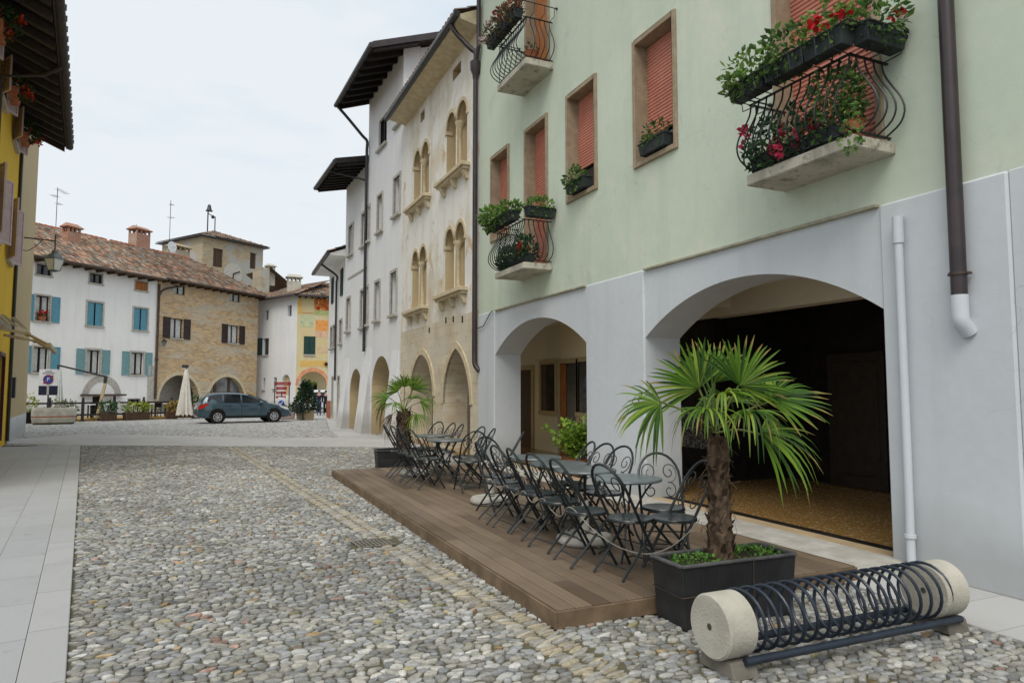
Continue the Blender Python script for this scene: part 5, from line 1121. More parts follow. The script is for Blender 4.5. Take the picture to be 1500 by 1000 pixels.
mb=MB(); leaves(mb,(.25,.1,2.0),(.28,.2,.14),60,.12,[(.25,.30,.05),(.16,.25,.05)]); part(mb,'pale_shoots',M['leaf'],t)
t=tub('stone_planter','long low reddish stone planter between the car and the litter bin',(4.2,40.8,0),-.2,1.1,.5,.42,simple('pink_granite',(.36,.28,.25,1),(.28,.22,.2,1),9,.8,.2,40))
mb=MB(); leaves(mb,(.1,0,.62),(.5,.25,.22),160,.10,[(.03,.08,.03),(.05,.10,.03)]); part(mb,'foliage',M['leaf'],t)
t=thing('litter_bin','dark square litter bin on a post in front of the conifer tub','bin',(4.72,39.2,0),-.2)
mb=MB(); mb.lathe([(.15,.36),(.19,.85),(.19,.88),(.16,.88)],14); part(mb,'bin_body',M['iron'],t); mb=MB(); mb.box(.2,.28,-.04,.04,0,.95); mb.box(.12,.34,-.15,.15,0,.03); part(mb,'post',M['iron'],t)
# ------------------------------------------------------------------ TERRACE: fence, planters, tables, parasols
M['fence_wood']=simple('dark_fence_timber',(.055,.04,.045,1),(.03,.022,.026,1),6,.7,.2,30)
M['floor_wood']=simple('ochre_terrace_boards',(.42,.28,.09,1),(.30,.19,.06,1),3,.7,.2,20)
FA_,FB_=Vector((-8.6,41.1)),Vector((-.35,44.7)); aT_=rframe(FA_,FB_); uT=(FB_-FA_).normalized(); nT=Vector((-uT.y,uT.x)); LTn=(FB_-FA_).length
def tw_(x,y,z=0): p=FA_+uT*x+nT*y; return (p.x,p.y,z)
o=sheet('terrace_floor',[(-.5,.12),(LTn,.12),(LTn,3.4),(-.5,5.5)],.10,M['floor_wood'],(FA_.x,FA_.y,0),aT_)
t=thing('terrace_fence','low dark timber post and rail fence around the cafe terrace','fence',(FA_.x,FA_.y,0),aT_)
n=6
for k in range(n+1):
    x=LTn*k/n; h=1.28 if k==3 else 1.12; mb=MB(); mb.box(x-.06,x+.06,-.06,.06,0,h); mb.lathe([(.04,h),(.075,h+.06),(.05,h+.13),(0,h+.16)],8,x,0); part(mb,'post',M['fence_wood'],t)
for k in range(n):
    x0,x1=LTn*k/n+.06,LTn*(k+1)/n-.06; mb=MB()
    for z in (.30,.92): mb.box(x0,x1,-.03,.03,z,z+.09)
    part(mb,'rail',M['fence_wood'],t)
greens={'lime':[(.34,.42,.04),(.44,.46,.05),(.20,.30,.04)],'olive':[(.20,.25,.08),(.28,.30,.12),(.12,.17,.06)],'dark':[(.06,.15,.05),(.09,.19,.06),(.04,.1,.04)],'gold':[(.42,.32,.05),(.34,.32,.05),(.40,.18,.06)]}
def terrace_planter(x,y,L,H,sp,r,label,flowers=None,mat='wood_brown'):
    p=tw_(x,y); t=tub('planter_box',label,p,aT_,L,.45,H,M[mat]); t['group']='planters along the terrace fence'
    mb=MB(); leaves(mb,(0,0,H+r*.7),(L*.62,.32,r),int(260*L),.11,greens[sp]); part(mb,'foliage',M['leaf'],t)
    if flowers: mb=MB(); blossoms(mb,(0,-.1,H+r*.8),(L*.5,.25,r*.7),10,.08,flowers); part(mb,'blossom',M['flower'],t)
terrace_planter(.35,-.35,.95,.55,'lime',.62,'dark planter with tall fresh green bush, nearest the beige wall',mat='near_black')
terrace_planter(2.15,.3,1.3,.30,'olive',.50,'planter of feathery olive plants behind the white stone tank')
terrace_planter(4.15,-.30,.75,.45,'dark',.42,'brown planter with dark shrub at foot of the leaning parasol post',(.6,.6,.55))
terrace_planter(5.55,-.30,1.35,.42,'lime',.34,'wide planter of yellow green shrubs in the middle of the fence')
terrace_planter(7.55,-.25,.85,.42,'gold',.36,'planter of golden and reddish shrubs left of the white parasol')
terrace_planter(8.75,-.15,.6,.42,'dark',.62,'planter of dark tall leaves right beside the white parasol')
t=thing('flower_pot','small orange terracotta pot at left of the white stone tank','flower pot',tw_(.85,-.75),0); mb=MB(); mb.lathe([(.22,0),(.27,.34),(.30,.36),(.24,.36)],14); part(mb,'pot',M['terracotta'],t); mb=MB(); leaves(mb,(0,0,.42),(.2,.2,.1),40,.08,greens['dark']); part(mb,'foliage',M['leaf'],t)
# stone tank with sign
t=thing('stone_tank','rounded pale stone tank with an orange band, carrying the parking sign','planter',(-6.65,39.55,0),.12)
mb=MB(); Lh,Wh=.92,.45
def rr(sx_,z,k=1.): 
    P=[]
    for q in range(32):
        a=2*PI*q/32; c,s=math.cos(a),math.sin(a); P.append((math.copysign(abs(c)**.5,c)*Lh*k,math.copysign(abs(s)**.5,s)*Wh*k,z))
    return P
mb.smooth=True; rows=[[mb.vert(p) for p in rr(0,z,k)] for z,k in ((0,.88),(.08,.95),(.34,1.),(.40,1.0),(.46,1.0),(.62,1.0),(.74,.97),(.80,.90),(.80,.80),(.70,.78))]
for i,(A,B) in enumerate(zip(rows,rows[1:])):
    mb.cur=1 if i==2 else (2 if i in (0,) else 0)
    for k in range(32): mb.face((A[k],A[(k+1)%32],B[(k+1)%32],B[k]))
mb.cur=3; mb.face(rows[-1]); part(mb,'tank',[M['concrete'],M['terracotta'],M['copper'],M['soil']],t)
t=thing('parking_sign','white parking restriction sign with a crossed blue disc above the stone tank','sign',(-6.98,39.75,0),-.32)
mb=MB(); mb.tube([(0,.03,.75),(0,.03,2.6)],.035,8); part(mb,'post',M['gutter'],t)
box_part('panel',M['white_metal'],t,-.43,.43,-.02,.02,1.86,2.66); box_part('lower_panel',M['sign_navy'],t,-.43,.43,-.02,.02,1.40,1.855)
mb=MB(); mb.lathe([(0,0),(.215,0),(.215,.012)],28,axis='y'); d=part(mb,'disc',M['sign_blue'],t); d.location=(0,-.021,2.16)
mb=MB(); mb.lathe([(.19,0),(.235,0),(.235,.02),(.19,.02),(.19,0)],28,axis='y'); mb.bar((-.22,-.006,-.20),(.22,-.006,.20),.06,.016,(0,1,0)); part(mb,'red_ring',M['sign_red'],d)
text_part('P',.26,M['white_metal'],d,(0,-.0135,0),name='letter')
mb=MB(); mb.box(-.16,.16,-.024,-.0205,2.53,2.57); mb.box(-.28,.28,-.024,-.0205,2.44,2.475); part(mb,'text_line',M['sign_navy'],t)
mb=MB(); mb.box(-.05,.05,-.026,-.0205,1.42,1.84); part(mb,'strap',M['grey_stone'],t)
# cantilever parasol, closed
t=thing('cantilever_parasol','closed cantilever parasol with leaning wooden post and long dark arm','parasol',(-5.35,43.1,0),-.25)
mb=MB(); mb.bar((.05,0,0.1),(.42,0,2.05),.11,.13); part(mb,'post',M['awning_metal'],t)
mb=MB(); mb.bar((.40,0,2.02),(.44,0,2.40),.13,.14); mb.bar((.47,0,2.36),(-1.95,0,2.98),.09,.09); mb.bar((-1.95,0,3.0),(-1.95,0,2.72),.08); part(mb,'arm',M['gutter'],t)
mb=MB(); mb.box(-.35,.45,-.35,.35,0,.10); part(mb,'base',M['gutter'],t)
def folded_canopy(h0,h1,r0,r1,n=10,rng=random.Random(4)):
    mb=MB(); mb.smooth=True; N=n*4; rows=[]
    for i in range(11):
        k=i/10; z=h1+(h0-h1)*k; r=r1+(r0-r1)*k**.8
        if k>.55 and k<.75: r*=.96
        rows.append([mb.vert(((r*(1+.26*k*math.cos(n*2*PI*q/N)+.05*math.cos(3*2*PI*q/N+i*.4)))*math.cos(2*PI*q/N),(r*(1+.26*k*math.cos(n*2*PI*q/N)))*math.sin(2*PI*q/N),z-(.05*math.cos(n*2*PI*q/N) if i==10 else 0))) for q in range(N)])
    for A,B in zip(rows,rows[1:]):
        for q in range(N): mb.face((A[q],A[(q+1)%N],B[(q+1)%N],B[q]))
    mb.face(rows[0]); return mb
c=part(folded_canopy(.75,2.75,.20,.05),'canopy',M['curtain'],t); c.location=(-1.85,0,0)
t=thing('closed_parasol','closed off white parasol standing by the fence left of the car','parasol',(-1.0,43.2,0),0)
part(folded_canopy(.25,2.85,.36,.07),'canopy',M['canvas'],t); mb=MB(); mb.tube([(0,0,0),(0,0,3.0)],.035,8); mb.box(-.22,.12,-.07,.07,2.92,3.08); part(mb,'pole',M['gutter'],t); mb=MB(); mb.box(-.35,.35,-.35,.35,0,.08); part(mb,'base',M['grey_stone'],t)
# terrace tables with white tops and dark chairs seen through the rails
for k,(x,y,lab) in enumerate(((4.3,1.6,'terrace table with white top at left behind the dark shrub planter'),(6.6,1.5,'terrace table with white top behind the yellow green planter'),(8.3,1.4,'terrace table with white top behind the golden planter'))):
    p=tw_(x,y,.10); t=thing('terrace_table',lab,'table',p,aT_,'tables on the far terrace')
    mb=MB(); mb.box(-.6,.6,-.4,.4,.72,.76); part(mb,'tabletop',M['white_metal'],t,.01)
    for sx_ in (-1,1):
        for sy in (-1,1): mb=MB(); mb.box(sx_*.5-.03,sx_*.5+.03,sy*.3-.03,sy*.3+.03,0,.72); part(mb,'leg',M['near_black'],t)
    for j,(dx,dy,rz,side_) in enumerate(((-.3,-.75,0,'front left'),(.35,-.75,.1,'front right'),(0,.8,PI,'rear'))):
        q=tw_(x+dx,y+dy,.10); c=thing('terrace_chair','dark terrace chair at the %s of the %s'%(side_,('left table','middle table','right table')[k]),'chair',q,aT_+rz,'chairs on the far terrace')
        mb=MB(); mb.box(-.2,.2,-.2,.2,.43,.46); part(mb,'seat',M['near_black'],c)
        mb=MB(); mb.box(-.2,.2,-.22,-.19,.55,.88); mb.box(-.2,-.17,-.22,-.19,.46,.55); mb.box(.17,.2,-.22,-.19,.46,.55); part(mb,'backrest',M['near_black'],c)
        for sx_ in (-1,1):
            for sy in (-1,1): mb=MB(); mb.box(sx_*.18-.015,sx_*.18+.015,sy*.18-.015,sy*.18+.015,0,.43); part(mb,'leg',M['near_black'],c)
# ------------------------------------------------------------------ DECK
t=thing('wooden_deck','low brown boarded deck under the cafe chairs along the arcade','deck',(2.27,4.3,0))
dx,dyl=2.93,9.1
mb=MB(); n=20; w=dx/n
for k in range(n): mb.box(k*w+.004,(k+1)*w-.004,0,dyl,.105,.130)
part(mb,'boards',M['deck'],t,.002)
mb=MB(); mb.box(-.022,-.002,-.02,dyl,.004,.122); mb.box(-.002,dx,-.022,-.002,.004,.122); mb.box(-.002,dx,dyl+.002,dyl+.02,.004,.122); part(mb,'fascia',M['deck_side'],t,.003)
mb=MB(); mb.box(.02,dx-.02,.02,dyl-.02,.0,.10); part(mb,'substructure',M['near_black'],t)
DZ=.13
# ------------------------------------------------------------------ FOLDING CHAIR (built once, copied)
def make_chair():
    t=thing('folding_chair','x','chair',(0,0,0),0,'black iron folding chairs on the wooden deck')
    mb=MB(); mb.lathe([(.0,.436),(.10,.433),(.165,.438),(.188,.446),(.195,.452),(.190,.460),(.175,.459),(.10,.449),(.0,.447)],28,0,.015); part(mb,'seat',M['seat_paint'],t)
    mb=MB(); mb.tube([(.19*math.cos(2*PI*k/28),.015+.19*math.sin(2*PI*k/28),.440) for k in range(28)],.0065,6,closed=True); part(mb,'seat_ring',M['iron'],t)
    yb=lambda z:.20-.56*z
    hw=.192; z0=.70; pts=[(-hw,yb(z),z) for z in (.40,.48,.56,.64)]
    for k in range(13):
        a=PI-PI*k/12; z=z0+.215*math.sin(a); pts.append((hw*math.cos(a),yb(z),z))
    pts+=[(hw,yb(z),z) for z in (.64,.56,.48,.40)]
    mb=MB(); mb.tube(pts,.0125,7); b=part(mb,'backrest',M['iron'],t)
    # twin spirals in the hoop
    for s in (-1,1):
        P=[]
        for k in range(40):
            a=k/39; th=-PI*.55+a*PI*3.0; r=.088*(1-a*.80); x=s*(.092+r*math.cos(th)*.92); z=.745+r*math.sin(th)*1.05; P.append((x,yb(z)+.002,z))
        mb=MB(); mb.tube(P,.0052,5); part(mb,'scroll',M['iron'],b)
        P=[]
        for k in range(30):
            a=k/29; th=PI*.55-a*PI*2.3; r=.075*(1-a*.78); x=s*(.088+r*math.cos(th)*.9); z=.585+r*math.sin(th); P.append((x,yb(z)+.002,z))
        mb=MB(); mb.tube(P,.0052,5); part(mb,'scroll',M['iron'],b)
    for s in (-1,1):
        mb=MB(); mb.tube([(s*hw,yb(.41),.41),(s*.196,yb(.2),.2),(s*.202,yb(.0),.008)],.0125,6); part(mb,'leg',M['iron'],t)
        mb=MB(); mb.tube([(s*.155,.165,.432),(s*.172,-.03,.22),(s*.175,-.235,.008)],.0115,6); part(mb,'leg',M['iron'],t)
    mb=MB(); mb.tube([(-.2,yb(.07),.07),(-.1,yb(.10),.105),(.1,yb(.10),.105),(.2,yb(.07),.07)],.007,5); part(mb,'stretcher',M['iron'],t)
    mb=MB(); mb.tube([(-.174,-.16,.085),(.174,-.16,.085)],.007,5); mb.tube([(-.185,.065,.245),(.185,.065,.245)],.006,5); mb.tube([(-.155,.165,.432),(.155,.165,.432)],.007,5); part(mb,'stretcher',M['iron'],t)
    return t
chair0=make_chair(); first=[True]
def face(dx,dy): return math.atan2(dy,dx)-PI/2
def put_chair(x,y,dx,dy,label):
    rz=face(dx,dy)
    if first[0]: c=chair0; c.location=(x,y,DZ); c.rotation_euler=(0,0,rz); c['label']=label; first[0]=False
    else: dup(chair0,(x,y,DZ),rz,label)
CH=[(3.27,4.90,.9,.15,'nearest folding chair on the street side, seat clear in front of the near table'),
(3.12,5.36,1,-.05,'second street side folding chair from the near palm, back against the cord'),
(3.16,5.95,1,.1,'third street side folding chair from the near palm'),
(3.20,6.50,1,-.1,'fourth street side folding chair from the near palm'),
(3.20,6.95,1,.08,'fifth street side folding chair from the near palm'),
(3.20,7.42,1,-.12,'sixth street side folding chair from the near palm, beside the pale parasol base'),
(3.64,4.76,-.96,.12,'folding chair directly behind the near palm trunk'),
(3.86,5.22,-.45,-.9,'folding chair with full scroll back showing above the nearest round table'),
(3.86,6.22,-1,-.25,'wall side folding chair just left of the scroll backed one by the pillar'),
(3.88,6.62,-1,-.2,'wall side folding chair second left of the pillar scroll back'),
(3.86,7.02,-1,.15,'wall side folding chair in front of the green fern'),
(3.40,7.98,.25,-1,'folding chair at the far end of the near group facing the viewer'),
(3.95,9.15,-.9,.42,'lone folding chair between the two table groups near the small arch pillar'),
(3.70,9.78,.1,1,'folding chair closing the near end of the far group, back to the viewer'),
(3.21,10.36,1,.1,'street side folding chair of the far group, nearest the viewer'),
(3.20,10.95,1,-.06,'street side folding chair of the far group, second from the viewer'),
(3.20,11.40,1,.06,'street side folding chair of the far group, third from the viewer'),
(3.18,11.85,1,-.1,'street side folding chair of the far group, farthest beside the far palm'),
(3.88,10.05,-1,.2,'wall side folding chair of the far group, nearest the viewer'),
(3.90,10.52,-1,-.1,'wall side folding chair of the far group, second from the viewer'),
(3.88,11.50,-1,.1,'wall side folding chair of the far group, third from the viewer'),
(3.88,11.92,-1,-.08,'wall side folding chair of the far group, fourth from the viewer'),
(3.82,12.38,-.9,-.4,'wall side folding chair of the far group, farthest near the gothic arches')]
for c in CH: put_chair(*c)
def make_table():
    t=thing('round_table','x','table',(0,0,0),0,'round iron cafe tables on the deck')
    mb=MB(); mb.lathe([(0,.705),(.29,.705),(.318,.695),(.322,.706),(.316,.718),(.29,.720),(0,.720)],40); part(mb,'tabletop',M['top_paint'],t)
    for k in range(4):
        a=PI/4+k*PI/2; c,s=math.cos(a),math.sin(a); mb=MB()
        mb.tube(smooth_path([(c*.25,s*.25,.70),(c*.17,s*.17,.60),(c*.075,s*.075,.42),(c*.06,s*.06,.30),(c*.13,s*.13,.14),(c*.27,s*.27,.01)],5),.010,6); part(mb,'leg',M['iron'],t)
    mb=MB(); mb.tube([(.075*math.cos(2*PI*k/18),.075*math.sin(2*PI*k/18),.36) for k in range(18)],.008,6,closed=True); part(mb,'brace_ring',M['iron'],t)
    mb=MB(); mb.tube([(.26*math.cos(2*PI*k/24),.26*math.sin(2*PI*k/24),.693) for k in range(24)],.008,5,closed=True); part(mb,'ring',M['iron'],t)
    return t
tb=make_table()
for k,(x,y,lab) in enumerate(((3.56,5.36,'nearest round iron table, whole grey top visible before the pillar'),(3.56,6.12,'second round iron table from the viewer'),(3.58,6.74,'third round iron table from the viewer'),(3.67,7.50,'fourth round iron table, last of the near group'),(3.62,10.67,'round iron table at the near end of the far group'),(3.74,11.80,'round iron table at the far end of the far group, next to the far palm'))):
    if k==0: tb.location=(x,y,DZ); tb['label']=lab
    else: dup(tb,(x,y,DZ),k*.3,lab)
for k,(x,y,lab) in enumerate(((3.56,8.62,'pale stone parasol foot lying free between the table groups'),(3.50,6.03,'pale stone parasol foot under the near chairs'),(3.50,12.02,'pale stone parasol foot at the far end of the deck'))):
    t=thing('parasol_base',lab,'parasol base',(x,y,DZ),k*.7,'stone parasol bases on the deck')
    mb=MB(); mb.lathe([(0,0),(.25,0),(.278,.025),(.283,.05),(.26,.088),(.12,.096),(0,.096)],28); part(mb,'stone',M['grey_stone'],t); mb=MB(); mb.lathe([(.05,.11),(.045,.42),(.036,.42),(.036,.2)],14); part(mb,'socket',M['grey_stone'],t)
M['grate_iron']=simple('worn_cast_iron',(.22,.20,.17,1),(.12,.11,.09,1),12,.6,.3,60)
# iron grate in the drain line
t=thing('drain_grate','small rusty iron grate set in the cobbles along the drain line','drain grate',(1.70,7.44,.004),.08)
mb=MB()
for k in range(9): mb.box(-.19+k*.043,-.165+k*.043,-.15,.15,0,.010)
part(mb,'bars',M['grate_iron'],t)
mb=MB(); mb.box(-.22,.20,-.18,-.15,0,.012); part(mb,'frame',M['grate_iron'],t)
mb=MB(); mb.box(-.22,.20,.15,.18,0,.012); part(mb,'frame',M['grate_iron'],t)
# cord strung through the chair legs
pts=[(3.78,4.62,.58),(3.68,4.55,.55),(3.50,4.60,.40),(3.33,4.72,.32),(3.2,4.95,.34),(3.05,5.12,.47),(2.97,5.36,.62),(3.0,5.6,.50),(3.03,5.85,.52),(3.02,6.0,.60),(3.05,6.3,.52),(3.06,6.52,.60),(3.06,6.75,.53),(3.06,6.97,.60),(3.06,7.2,.55),(3.06,7.44,.62)]
mb=MB(); mb.tube(smooth_path(pts,8),.0045,6); o=mb.build('security_cord',M['rope']); tag(o,'pale cord strung through the backs of the street side chairs','cord')
# ------------------------------------------------------------------ PALMS
Rv=Vector((.9123,-.4095,0)); Fv=Vector((.4095,.9123,0)); Uv=Vector((0,0,1))
def fan(parent,hub,d,side,rad,n,spread,droop,rng,green,dry=0,start=None):
    d=d.normalized(); s=(side-d*side.dot(d)).normalized(); nrm=d.cross(s); mb=MB()
    if start is not None:
        mid=(start+hub)/2+Vector((0,0,.03)); mb.col=(.16,.20,.05); mb.tube(smooth_path([start,mid,hub],4),.0075*rad/.4,5)
    for k in range(n):
        th=-spread/2+spread*k/(n-1)+rng.gauss(0,.02); L=rad*(.80+.20*math.cos(th*.6))*rng.uniform(.92,1.04)
        e=d*math.cos(th)+s*math.sin(th); wv=d*-math.sin(th)+s*math.cos(th); W0=.5*spread*rad/n*.64
        col=rng.choice(green); q=rng.uniform(.7,1.25); base=tuple(c*q for c in col); N=6; prev=None; tip=rng.random()
        for i in range(N+1):
            u=i/N; sag=droop*rng.uniform(.35,1.8)+.03 if i==0 else sag
            p=hub+e*(L*u*(1-.10*u*u*sag*3))+Vector((0,0,-1))*(sag*L*(u**2.6))+nrm*(.05*L*math.cos(th)*(1-u))
            w=(W0*(.22+1.5*u) if u<.36 else W0*.76*((1-u)/.64)**.55+.0012)*rng.uniform(.95,1.05)
            cc=base
            if u>.8 and (tip<.26+dry): cc=(.34,.28,.08)
            if dry>.5: cc=(.16*q,.10*q,.05*q)
            mb.col=cc; fold=nrm*w*.55
            row=(mb.vert(p+wv*w+fold),mb.vert(p-fold*.4),mb.vert(p-wv*w+fold))
            if prev: mb.face((prev[0],prev[1],row[1],row[0])); mb.face((prev[1],prev[2],row[2],row[1]))
            prev=row
    part(mb,'frond',M['leaf'],parent,recalc=False)
M['palm_bark']=attr_mat('fibrous_palm_bark',.95,.5,.6,60,None,.1)
def trunk(parent,x,y,z0,z1,r0,r1,rng,lean=(0,0)):
    mb=MB(); mb.smooth=True; N=18; K=26; rows=[]
    for i in range(K+1):
        u=i/K; r=r0+(r1-r0)*u; 
        if u>.75: r*=1+.12*math.sin((u-.75)/.25*PI)
        ring=[]
        for k in range(N):
            a=2*PI*k/N; q=1+.10*rng.uniform(-1,1)+.07*math.sin(a*5+i*1.1); c=rng.choice([(.085,.055,.035),(.13,.085,.055),(.05,.032,.022),(.17,.12,.08)]); mb.col=c
            ring.append(mb.vert((x+lean[0]*u+r*q*math.cos(a),y+lean[1]*u+r*q*math.sin(a),z0+(z1-z0)*u)))
        rows.append(ring)
    for A,B in zip(rows,rows[1:]):
        for k in range(N): mb.face((A[k],A[(k+1)%N],B[(k+1)%N],B[k]))
    mb.face(rows[-1]); mb.smooth=False
    for j in range(95):      # stubs of old leaf stalks and torn fibre
        u=(j+.5)/95; a=j*2.4; r=(r0+(r1-r0)*u); cx,cy=x+lean[0]*u,y+lean[1]*u; z=z0+(z1-z0)*u
        o=Vector((math.cos(a),math.sin(a),0)); sd=Vector((-o.y,o.x,0)); h=rng.uniform(.05,.10)*r0/.11; w=rng.uniform(.018,.035)*r0/.11; b=Vector((cx,cy,z))+o*r*.92; out=rng.uniform(.012,.05)*r0/.11
        c=rng.choice([(.15,.10,.065),(.10,.065,.04),(.21,.155,.105),(.07,.045,.03)]); mb.col=c; tp=b+o*out+Vector((0,0,h))
        mb.face([mb.vert(b-sd*w),mb.vert(b+sd*w),mb.vert(tp+sd*w*.45),mb.vert(tp-sd*w*.45)]); mb.face([mb.vert(b-sd*w-o*.02),mb.vert(tp-sd*w*.45),mb.vert(tp+sd*w*.45),mb.vert(b+sd*w-o*.02)])
    for j in range(80):
        u=rng.random(); a=rng.uniform(0,6.28); r=(r0+(r1-r0)*u); o=Vector((math.cos(a),math.sin(a),0)); b=Vector((x+lean[0]*u,y+lean[1]*u,z0+(z1-z0)*u))+o*r; k=r0/.11
        mb.col=rng.choice([(.26,.19,.12),(.14,.09,.055)]); mb.tube([b,b+o*.03*k+Vector((rng.gauss(0,.02),rng.gauss(0,.02),rng.uniform(-.03,.05)))*k,b+o*.05*k+Vector((rng.gauss(0,.03),rng.gauss(0,.03),rng.uniform(-.08,.04)))*k],.0018*k,3,False)
    part(mb,'trunk',M['palm_bark'],parent,recalc=False)
M['rattan']=None
def rattan():
    m=newmat('dark_ribbed_resin'); t=NT(m); c=t.coord(); w=t.add('ShaderNodeTexWave',wave_type='BANDS',bands_direction='X'); w.inputs['Scale'].default_value=22; t.ln(c,w.inputs['Vector'])
    w2=t.add('ShaderNodeTexWave',wave_type='BANDS',bands_direction='Z'); w2.inputs['Scale'].default_value=45; t.ln(c,w2.inputs['Vector'])
    col=t.mix(t.ramp(t.noise(4,4),.35,.7),(.012,.012,.013,1),(.028,.028,.029,1)); t.out(col,.55,t.bump(w.outputs['Fac'],.5,.006,t.bump(w2.outputs['Fac'],.2,.003)),spec=.35); return m
M['rattan']=rattan()
def palm_planter(label,x,y,rz,L,Wd,H):
    t=thing('palm_planter',label,'planter',(x,y,0),rz); k=.93; e=.03
    mb=MB(); o0=[(-L/2*k,-Wd/2*k,0),(L/2*k,-Wd/2*k,0),(L/2*k,Wd/2*k,0),(-L/2*k,Wd/2*k,0)]; o1=[(-L/2,-Wd/2,H),(L/2,-Wd/2,H),(L/2,Wd/2,H),(-L/2,Wd/2,H)]
    i1=[(-L/2+e,-Wd/2+e,H),(L/2-e,-Wd/2+e,H),(L/2-e,Wd/2-e,H),(-L/2+e,Wd/2-e,H)]; i0=[(a,b,H-.06) for a,b,_ in i1]
    R_=[[mb.vert(p) for p in q] for q in (o0,o1,i1,i0)]
    mb.face(R_[0][::-1])
    for A,B in zip(R_,R_[1:]):
        for q in range(4): mb.face((A[q],A[(q+1)%4],B[(q+1)%4],B[q]))
    part(mb,'box',M['rattan'],t,.006)
    mb=MB(); 
    for a,b in zip(o1,o1[1:]+o1[:1]): mb.bar(a,b,.034,.022)
    part(mb,'rim',simple('grey_worn_rim',(.10,.10,.10,1),(.05,.05,.05,1),12,.6,.2,60),t,.006)
    mb=MB(); mb.box(-L/2+e+.002,L/2-e-.002,-Wd/2+e+.002,Wd/2-e-.002,H-.10,H-.035); part(mb,'soil',M['soil'],t)
    mb=MB(); q=.966
    mb.tube([(a*q*1.02,b*q*1.02,H*.52) for a,b,_ in o1],.0035,4,closed=True); mb.tube([(L*.10,-Wd/2*1.0-.006,.02),(L*.10,-Wd/2-.012,H+.01)],.0035,4); part(mb,'wire_tie',M['copper'],t); return t
G1_=[(.11,.22,.022),(.16,.29,.03),(.07,.16,.02),(.25,.35,.045),(.045,.11,.018)]
rg=random.Random(11)
t=palm_planter('dark resin planter holding the large palm at the near end of the deck',3.53,4.045,-.03,1.02,.37,.44)
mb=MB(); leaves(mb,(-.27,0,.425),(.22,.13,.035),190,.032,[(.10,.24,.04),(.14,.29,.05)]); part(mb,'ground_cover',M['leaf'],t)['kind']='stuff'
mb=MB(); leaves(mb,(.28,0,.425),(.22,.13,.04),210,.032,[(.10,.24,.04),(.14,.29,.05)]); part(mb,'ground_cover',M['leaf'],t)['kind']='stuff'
pt=thing('palm_tree','large fan palm with shaggy trunk in the near planter','palm',(3.51,4.06,.40))
trunk(pt,0,0,0,.90,.094,.066,rg,(.0,.0))
cr0=Vector((-.02,.02,.93)); px=.00515
def near_fan(hx,hy,dep,dirx,diry,dird,rad,n,spread,droop,dry=0):
    hub=Vector((0,0,1.12))+Rv*((hx-1056)*px)+Uv*((598-hy)*px)+Fv*dep; d=Rv*dirx+Uv*diry+Fv*dird
    sd=d.cross(Fv) if abs(d.normalized().dot(Fv))<.75 else d.cross(Uv)
    if abs(dird)<.45 and diry<.5: sd=(Fv*.8+Uv*.6) if hx>1000 else (Fv*.7+Uv*.7)
    fan(pt,hub,d,sd,rad,n,spread,droop,rg,G1_,dry,cr0+Vector((rg.gauss(0,.02),rg.gauss(0,.02),0)))
near_fan(972,590,-.05,-1,.05,-.1,.42,24,2.8,.45)
near_fan(1032,570,.05,-.6,.75,.1,.43,24,2.9,.07)
near_fan(1060,562,.12,.0,1,.25,.40,20,2.6,.05)
near_fan(1085,566,-.05,.55,.85,-.1,.43,24,2.8,.08)
near_fan(1052,578,-.22,-.1,.35,-.9,.36,21,2.6,.60)
near_fan(1030,596,-.2,-.45,.12,-.8,.38,21,2.5,.55)
near_fan(1084,600,-.2,.35,.15,-.85,.36,21,2.5,.60)
near_fan(1136,588,.0,.95,.32,.0,.44,24,3.0,.14)
near_fan(1112,636,-.08,.85,.0,-.25,.48,24,2.5,.50)
near_fan(1085,590,.28,.5,.35,.8,.38,21,2.7,.35)
mb=MB(); mb.col=(.10,.17,.04)
for k in range(5): mb.tube([cr0,cr0+Uv*.25+Rv*rg.gauss(-.02,.02),cr0+Uv*(.62 if k==0 else .45)+Rv*rg.gauss(-.07,.04)+Fv*rg.gauss(0,.05)],[.010,.008,.002],5)
part(mb,'spear_leaf',M['leaf'],pt)
t=palm_planter('black resin planter of the smaller palm at the far end of the deck',3.72,14.05,-.1,.95,.55,.42)
pt=thing('palm_tree','smaller palm with drooping dead leaves at the far end of the deck','palm',(3.80,13.98,.38))
trunk(pt,0,0,0,.80,.15,.13,rg); cr0=Vector((0,0,.82))
def far_fan(hx,hy,dep,dirx,diry,dird,rad,n,spread,droop,dry=0):
    hub=Vector((0,0,.93))+Rv*((hx-598)*.0144)+Uv*((596-hy)*.0144)+Fv*dep; d=Rv*dirx+Uv*diry+Fv*dird
    sd=d.cross(Fv) if abs(d.normalized().dot(Fv))<.75 else d.cross(Uv)
    if abs(dird)<.45 and diry<.4: sd=Fv*.8+Uv*.6
    fan(pt,hub,d,sd,rad,n,spread,droop,rg,G1_,dry,cr0)
far_fan(577,583,-.1,-1,.15,-.2,.45,26,2.3,.35); far_fan(588,575,.1,-.6,.7,.1,.42,24,2.5,.2); far_fan(610,572,.05,.55,.85,0,.48,26,2.4,.15); far_fan(600,568,-.1,0,1,-.3,.4,24,2.4,.2)
far_fan(622,590,.0,.9,.1,-.1,.42,24,2.2,.4); far_fan(618,606,-.15,.35,-.2,-.6,.42,26,2.4,.7); far_fan(590,590,-.25,-.3,.1,-.9,.40,24,2.5,.6); far_fan(572,592,.05,-.8,-.2,-.1,.36,18,1.8,.9,1.); far_fan(583,606,-.1,-.5,-.4,-.2,.36,16,1.6,.9,1.); far_fan(606,585,.3,.3,.4,.8,.42,22,2.4,.3)
